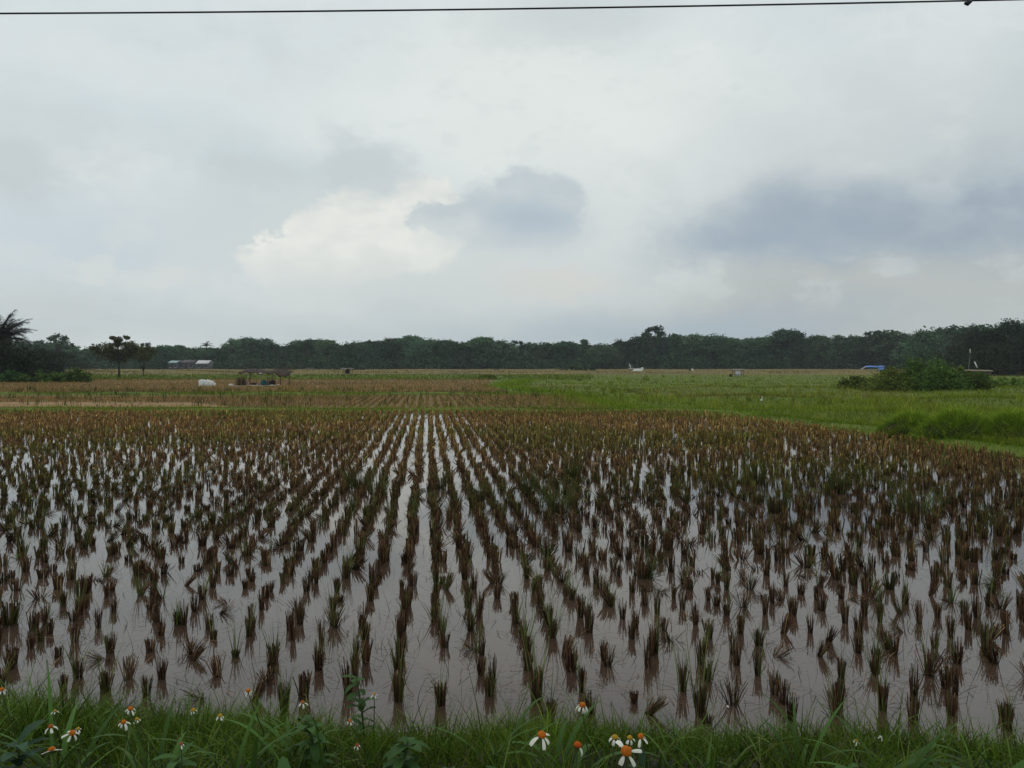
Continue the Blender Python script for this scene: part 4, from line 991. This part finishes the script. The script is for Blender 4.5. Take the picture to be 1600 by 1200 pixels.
sack(330.5, .40, .52, .45, WS, 'white sack, narrower third one of the row in the stubble field', 'white sacks in the stubble field', z0=.0, fl=.16)
sack(335.3, .22, .34, .3, WS, 'small white sack, rightmost and lowest of the row in the stubble field', 'white sacks in the stubble field', z0=.0)
sack(361, .46, .24, .4, (.66, .64, .58), 'small pale sack lying left of the open shelter', None, z0=.0)
sack(412, .55, .50, .5, (.03, .13, .15), 'teal sack standing under the open shelter', 'sacks under the open shelter')
sack(419, .34, .44, .4, (.10, .14, .17), 'blue grey sack right of the teal one under the shelter', 'sacks under the open shelter')
sack(426, .62, .48, .5, (.05, .028, .028), 'dark maroon sack at the right post under the shelter', 'sacks under the open shelter')
sack(396, .6, .26, .5, (.06, .045, .035), 'low brown sack left of the teal one under the shelter', 'sacks under the open shelter')
sack(405, .26, .24, .3, (.32, .2, .19), 'small pinkish sack beside the teal one under the shelter', 'sacks under the open shelter')
st = MB(); nn = 160; b_ = np.stack([rng.normal(0, .2, nn), rng.normal(0, .2, nn), np.zeros(nn)], 1); cc = np.array([(.10, .07, .045)])*U(.6, 1.3, (nn, 1))
st.add(*blades(b_, U(0, 6.28, nn), U(0, .3, nn), U(0, .4, nn), U(.5, .95, nn), .05, 2, U(0, 6.28, nn), .4, cc, cc)); o = st.build('straw_bundle', M_straw); o.location = (X_(378), Y-.2, 0)
tag(o, 'brown straw bundle standing at the left post of the open shelter', 'straw bundle')

def small_shelter(px, ybase, wpx, hpx, roofc, label, slope=.0, posts=4, over=.15):
    Y_ = H*F/(ybase-HY); s2 = Y_/F; w_ = wpx*s2; h_ = hpx*s2; o_ = empty('field_shelter', ((px-800)*s2, Y_, 0))
    r_ = MB(); sheet_roof(r_, -w_/2, w_/2, -.9, .9, lambda u, v: h_+slope*(u-.5)*w_-.12*abs(v-.5)*2+.03*math.sin(u*11), .08, roofc, 12, 7); r_.build('roof', M_wood, o_)
    for sx in (-1, 1):
        for sy in (-1, 1):
            p_ = MB(); x_ = sx*w_*(.5-over); pole(p_, (x_, sy*.7, -.05), (x_, sy*.7, h_-.12+slope*x_), .05); p_.build('post', M_wood, o_)
    b2 = MB(); b2.box(-w_*.3, w_*.3, -.6, .6, .35, .42, (.10, .075, .05)); b2.build('bench', M_wood, o_)
    tag(o_, label, 'shelter', 'field shelters'); return o_, Y_, s2
small_shelter(485, 583, 14, 8, (.10, .10, .10), 'small grey roofed shelter in the golden rice right of the open shelter')
small_shelter(543, 587, 19, 12, (.16, .15, .14), 'small shelter with thin flat roof and dark inside at the green strip')
sack(543, .9, .8, .7, (.03, .025, .025), 'black sack heaped under the thin flat roofed shelter', None, Yd=154.0, z0=.42)
small_shelter(776, 581.5, 9, 5, (.05, .045, .04), 'tiny dark shelter at the edge of the golden rice in the centre')
sh_, Yp, sp = small_shelter(1153, 589, 20, 12.5, (.26, .22, .19), 'shelter with thin tan roof and hanging white sheet in the right hand field')
m_ = MB(); sheet_roof(m_, (1147-1153)*sp, (1155-1153)*sp, -.75, -.72, lambda u, v: 9.3*sp, 8*sp, (.50, .49, .52), 8, 2); m_.build('hanging_sheet', M_cloth, sh_)
sack(1142, .55, .5, .5, (.012, .012, .012), 'black sack left of the shelter with hanging white sheet', None, Yd=Yp, z0=0)
# shelter with white roof sheet, flag and white heap
Y_ = 225.0; s2 = Y_/F; o = empty('field_shelter', ((993-800)*s2, Y_, 0)); h_ = 2.6
m_ = MB(); sheet_roof(m_, -10*s2, 9*s2, -1, 1, lambda u, v: H-(575.2-HY)*s2+.06*math.sin(u*8)-.1*abs(v-.5), .22, (.42, .42, .40)); m_.build('roof', M_cloth, o)
for x_ in (-8, 7):
    for y_ in (-.8, .8):
        p_ = MB(); pole(p_, (x_*s2, y_, 0), (x_*s2, y_, H-(575.6-HY)*s2), .05); p_.build('post', M_wood, o)
m_ = MB(); m_.box(-4*s2, 7*s2, .5, .6, .3, H-(576-HY)*s2, (.03, .03, .035)); m_.build('dark_gap_panel', M_cloth, o)  # dark panel standing in for the dark gap below the white roof
m_ = MB(); pole(m_, (-10*s2, 0, 0), (-8.8*s2, 0, H-(567-HY)*s2), .05); m_.build('flag_pole', M_wood, o)
m_ = MB(); sheet_roof(m_, -10*s2, -7.3*s2, -.02, .02, lambda u, v: H-(567.5+u*4-HY)*s2, .75, (.62, .64, .62), 6, 2); m_.build('flag', M_cloth, o)
tag(o, 'shelter with white sheet roof and a white flag in the golden rice right of centre', 'shelter', 'field shelters')
sack(996, 2.5, .95, 1.4, (.72, .72, .68), 'large white heap covered by plastic in front of the white roofed shelter', None, name='covered_heap', Yd=200.0, z0=.1)
sack(1003.5, .75, .7, .7, (.72, .72, .68), 'white sack hanging at the right end of the white roofed shelter', None, Yd=215, z0=.75)
sack(1081.5, .7, .6, .6, (.62, .62, .58), 'white sack lying in the golden rice right of the white roofed shelter', None, Yd=215, z0=.5)
sack(1078, .5, .6, .5, (.015, .015, .015), 'black sack next to the white one in the golden rice', None, Yd=215, z0=.5)
# blue tarp shelter
Y_ = 205.0; s2 = Y_/F; o = empty('tarp_tent', ((1363-800)*s2, Y_, 0))
m_ = MB(); sheet_roof(m_, -12*s2, 17*s2, -1.4, 1.4, lambda u, v: H-(571.3-HY)*s2+.05*math.sin(u*9)-1.1*abs(v-.35)-.25*max(0, .25-u)*4*.3, .05, (.10, .20, .52), 14, 9); m_.build('tarp', M_cloth, o)
m_ = MB(); sheet_roof(m_, 5*s2, 16*s2, -1.42, -1.38, lambda u, v: H-(572-HY)*s2-.4, 1.0, (.14, .24, .56), 6, 2); m_.build('side_flap', M_cloth, o)
for x_ in (-11, 16):
    p_ = MB(); pole(p_, (x_*s2, -.4, 0), (x_*s2, -.4, H-(572-HY)*s2), .05); p_.build('post', M_wood, o)
m_ = MB(); pole(m_, (-21*s2, -1, H-(577.5-HY)*s2), (-11*s2, -.6, H-(572.5-HY)*s2), .14, (.6, .6, .6)); m_.build('guy_pole', M_paint, o)
tag(o, 'blue tarpaulin tent showing behind the bushes on the right', 'tent')
# right hand low hut with flags
Y_ = 150.0; s2 = Y_/F; o = empty('low_hut', ((1520-800)*s2, Y_, 0))
m_ = MB(); sheet_roof(m_, -20*s2, 24*s2, -1.6, 1.6, lambda u, v: H-(577.3+u*.8-HY)*s2-.2*abs(v-.5), .20, (.30, .25, .17), 14, 7); m_.build('roof', M_wood, o)
m_ = MB(); m_.box(-17*s2, 20*s2, -1.2, 1.2, -.05, H-(580.3-HY)*s2, (.10, .07, .05)); m_.build('wall', M_wood, o)
tag(o, 'low hut with long tan roof in front of the right edge trees', 'hut')
o = empty('banner_pole', ((1524-800)*s2, Y_+1.9, 0)); m_ = MB(); m_.tube([(-.3, 0, 0), (-.1, 0, H-(570-HY)*s2), (.05, 0, H-(558-HY)*s2), (.1, 0, H-(544-HY)*s2)], [.055, .05, .04, .03], (.2, .2, .17), 7); m_.build('pole', M_paint, o)
m_ = MB(); sheet_roof(m_, 0, .22, -.02, .02, lambda u, v: H-(545-HY)*s2, .75, (.55, .55, .5), 4, 2); m_.build('flag', M_cloth, o)
tag(o, 'thin pale pole with small flag behind the low hut', 'pole')
o = empty('banner_pole', ((1516-800)*s2, Y_-1.9, 0)); m_ = MB(); pole(m_, (.5, 0, 0), (-.4, 0, H-(564.5-HY)*s2), .03); m_.build('pole', M_wood, o)
m_ = MB(); m_.add([(-.42, -.02, H-(565-HY)*s2), (-.15, -.02, H-(565.5-HY)*s2), (.32, -.02, H-(574-HY)*s2), (.02, -.02, H-(574.6-HY)*s2), (-.42, .03, H-(565-HY)*s2), (-.15, .03, H-(565.5-HY)*s2), (.32, .03, H-(574-HY)*s2), (.02, .03, H-(574.6-HY)*s2)], [(0, 1, 2, 3), (4, 7, 6, 5), (0, 4, 5, 1), (1, 5, 6, 2), (2, 6, 7, 3), (3, 7, 4, 0)], (.7, .7, .68)); m_.build('flag', M_cloth, o)
tag(o, 'slanting white flag in front of the low hut', 'flag')
# houses at the wood's edge
def house(px, wpx, yroof, yeave, ybase, Yh, wallc, roofc, label, hip=.0):
    s2 = Yh/F; w_ = wpx*s2; ze = H-(yeave-HY)*s2; zr = H-(yroof-HY)*s2; o_ = empty('house', ((px-800)*s2, Yh, 0)); d = 5.0
    m_ = MB(); m_.box(-w_*.46, w_*.46, -d/2, d/2, -.1, ze+.05, wallc); m_.build('wall', M_paint, o_)
    m_ = MB()
    for sgn in (-1, 1):
        e = .5; y0_, y1_ = sgn*(d/2+e), 0
        v = [(-w_/2, y0_, ze-.1), (w_/2, y0_, ze-.1), (w_/2*(1-hip), y1_, zr), (-w_/2*(1-hip), y1_, zr)]; v = v+[(a, b, c-.12) for a, b, c in v]
        m_.add(v, [(0, 1, 2, 3), (4, 7, 6, 5), (0, 4, 5, 1), (1, 5, 6, 2), (2, 6, 7, 3), (3, 7, 4, 0)], roofc)
    m_.build('roof', M_paint, o_)
    for k in (-.28, .28):
        m_ = MB(); m_.box(k*w_-.4, k*w_+.4, -d/2-.06, -d/2+.02, ze*.42, ze*.75, (.04, .045, .05)); f_ = m_.build('window', M_paint, o_)
        m_ = MB(); m_.box(k*w_-.5, k*w_+.5, -d/2-.10, -d/2+.01, ze*.36, ze*.415, (.4, .4, .38)); m_.build('sill', M_paint, f_)
    m_ = MB(); m_.box(-.4, .4, -d/2-.05, -d/2+.02, -.05, ze*.8, (.07, .055, .045)); m_.build('door', M_wood, o_)
    tag(o_, label, 'house', 'houses at the edge of the wood'); return o_
house(320, 20, 563, 567.5, 577, 316, (.10, .115, .12), (.62, .62, .62), 'small house with bright white roof at the wood edge')
house(295, 26, 562.5, 567, 577, 320, (.11, .12, .125), (.06, .055, .055), 'house with dark roof left of the white roofed one')
house(274, 14, 563.5, 566.5, 577, 318, (.10, .11, .12), (.30, .40, .42), 'little house with pale grey roof, leftmost of the three')
# white egret in the grass
Y_ = 38.0; p = at(1190, 636.5, Y_); o = empty('egret', (p.x, Y_, .14))
m_ = MB(); m_.lump((0, 0, .19), (.06, .085, .055), (.75, .75, .72), 12, 8, .03); m_.tube([(0, -.05, .21), (0, -.09, .27), (0, -.06, .31), (0, -.08, .35)], [.028, .018, .014, .013], (.75, .75, .72), 8); m_.lump((0, -.09, .362), (.017, .028, .017), (.75, .75, .72), 10, 6, .02)
m_.build('body', M_petal, o, True)
m_ = MB(); m_.tube([(0, -.11, .362), (0, -.165, .352)], [.006, .001], (.45, .30, .05), 6); m_.build('beak', M_paint, o)
for k in (-.02, .02):
    m_ = MB(); m_.tube([(k, .01, .15), (k, .02, .08), (k, 0, -.02)], [.006, .005, .005], (.05, .05, .04), 6); m_.build('leg', M_paint, o)
tag(o, 'small white egret standing in the green field on the right', 'bird')

# ------------------------------------------------------------------ overhead cable
Yc = 9.0; pts = []
cy = np.polyfit([0, 200, 400, 800, 1200, 1500, 1600], [20.5, 20.5, 19, 13, 7.5, 1.5, -1], 2)
for px in np.arange(-3200, 4801, 100): pts.append(at(px, float(np.polyval(cy, px)), Yc))
m_ = MB(); m_.tube(pts, .0105, (.02, .02, .022), 8); o = m_.build('power_cable', M_paint, None, True)
p = at(1512, 3.5, Yc)
m_ = MB(); m_.tube([p+Vector((-.035, 0, -.01)), p+Vector((0, 0, -.018)), p+Vector((.04, 0, .012))], [.015, .024, .016], (.015, .015, .016), 8); m_.build('cable_joint', M_paint, o, True)
tag(o, 'thin black overhead cable crossing the top of the sky', 'cable')

# ------------------------------------------------------------------ the humid air
m_ = MB(); m_.box(-712, 712, -75, 712, -1.3, 30)
M_air = bpy.data.materials.new('humid_air'); M_air.use_nodes = True; t = M_air.node_tree
t.nodes.remove(t.nodes['Principled BSDF']); pv = t.nodes.new('ShaderNodeVolumePrincipled')
pv.inputs['Color'].default_value = (.86, .93, 1, 1); pv.inputs['Density'].default_value = .00021; pv.inputs['Anisotropy'].default_value = .2
t.links.new(pv.outputs[0], t.nodes['Material Output'].inputs['Volume'])
o = m_.build('haze', M_air); tag(o, 'thin humid haze softening the far treeline', 'haze', kind='stuff')
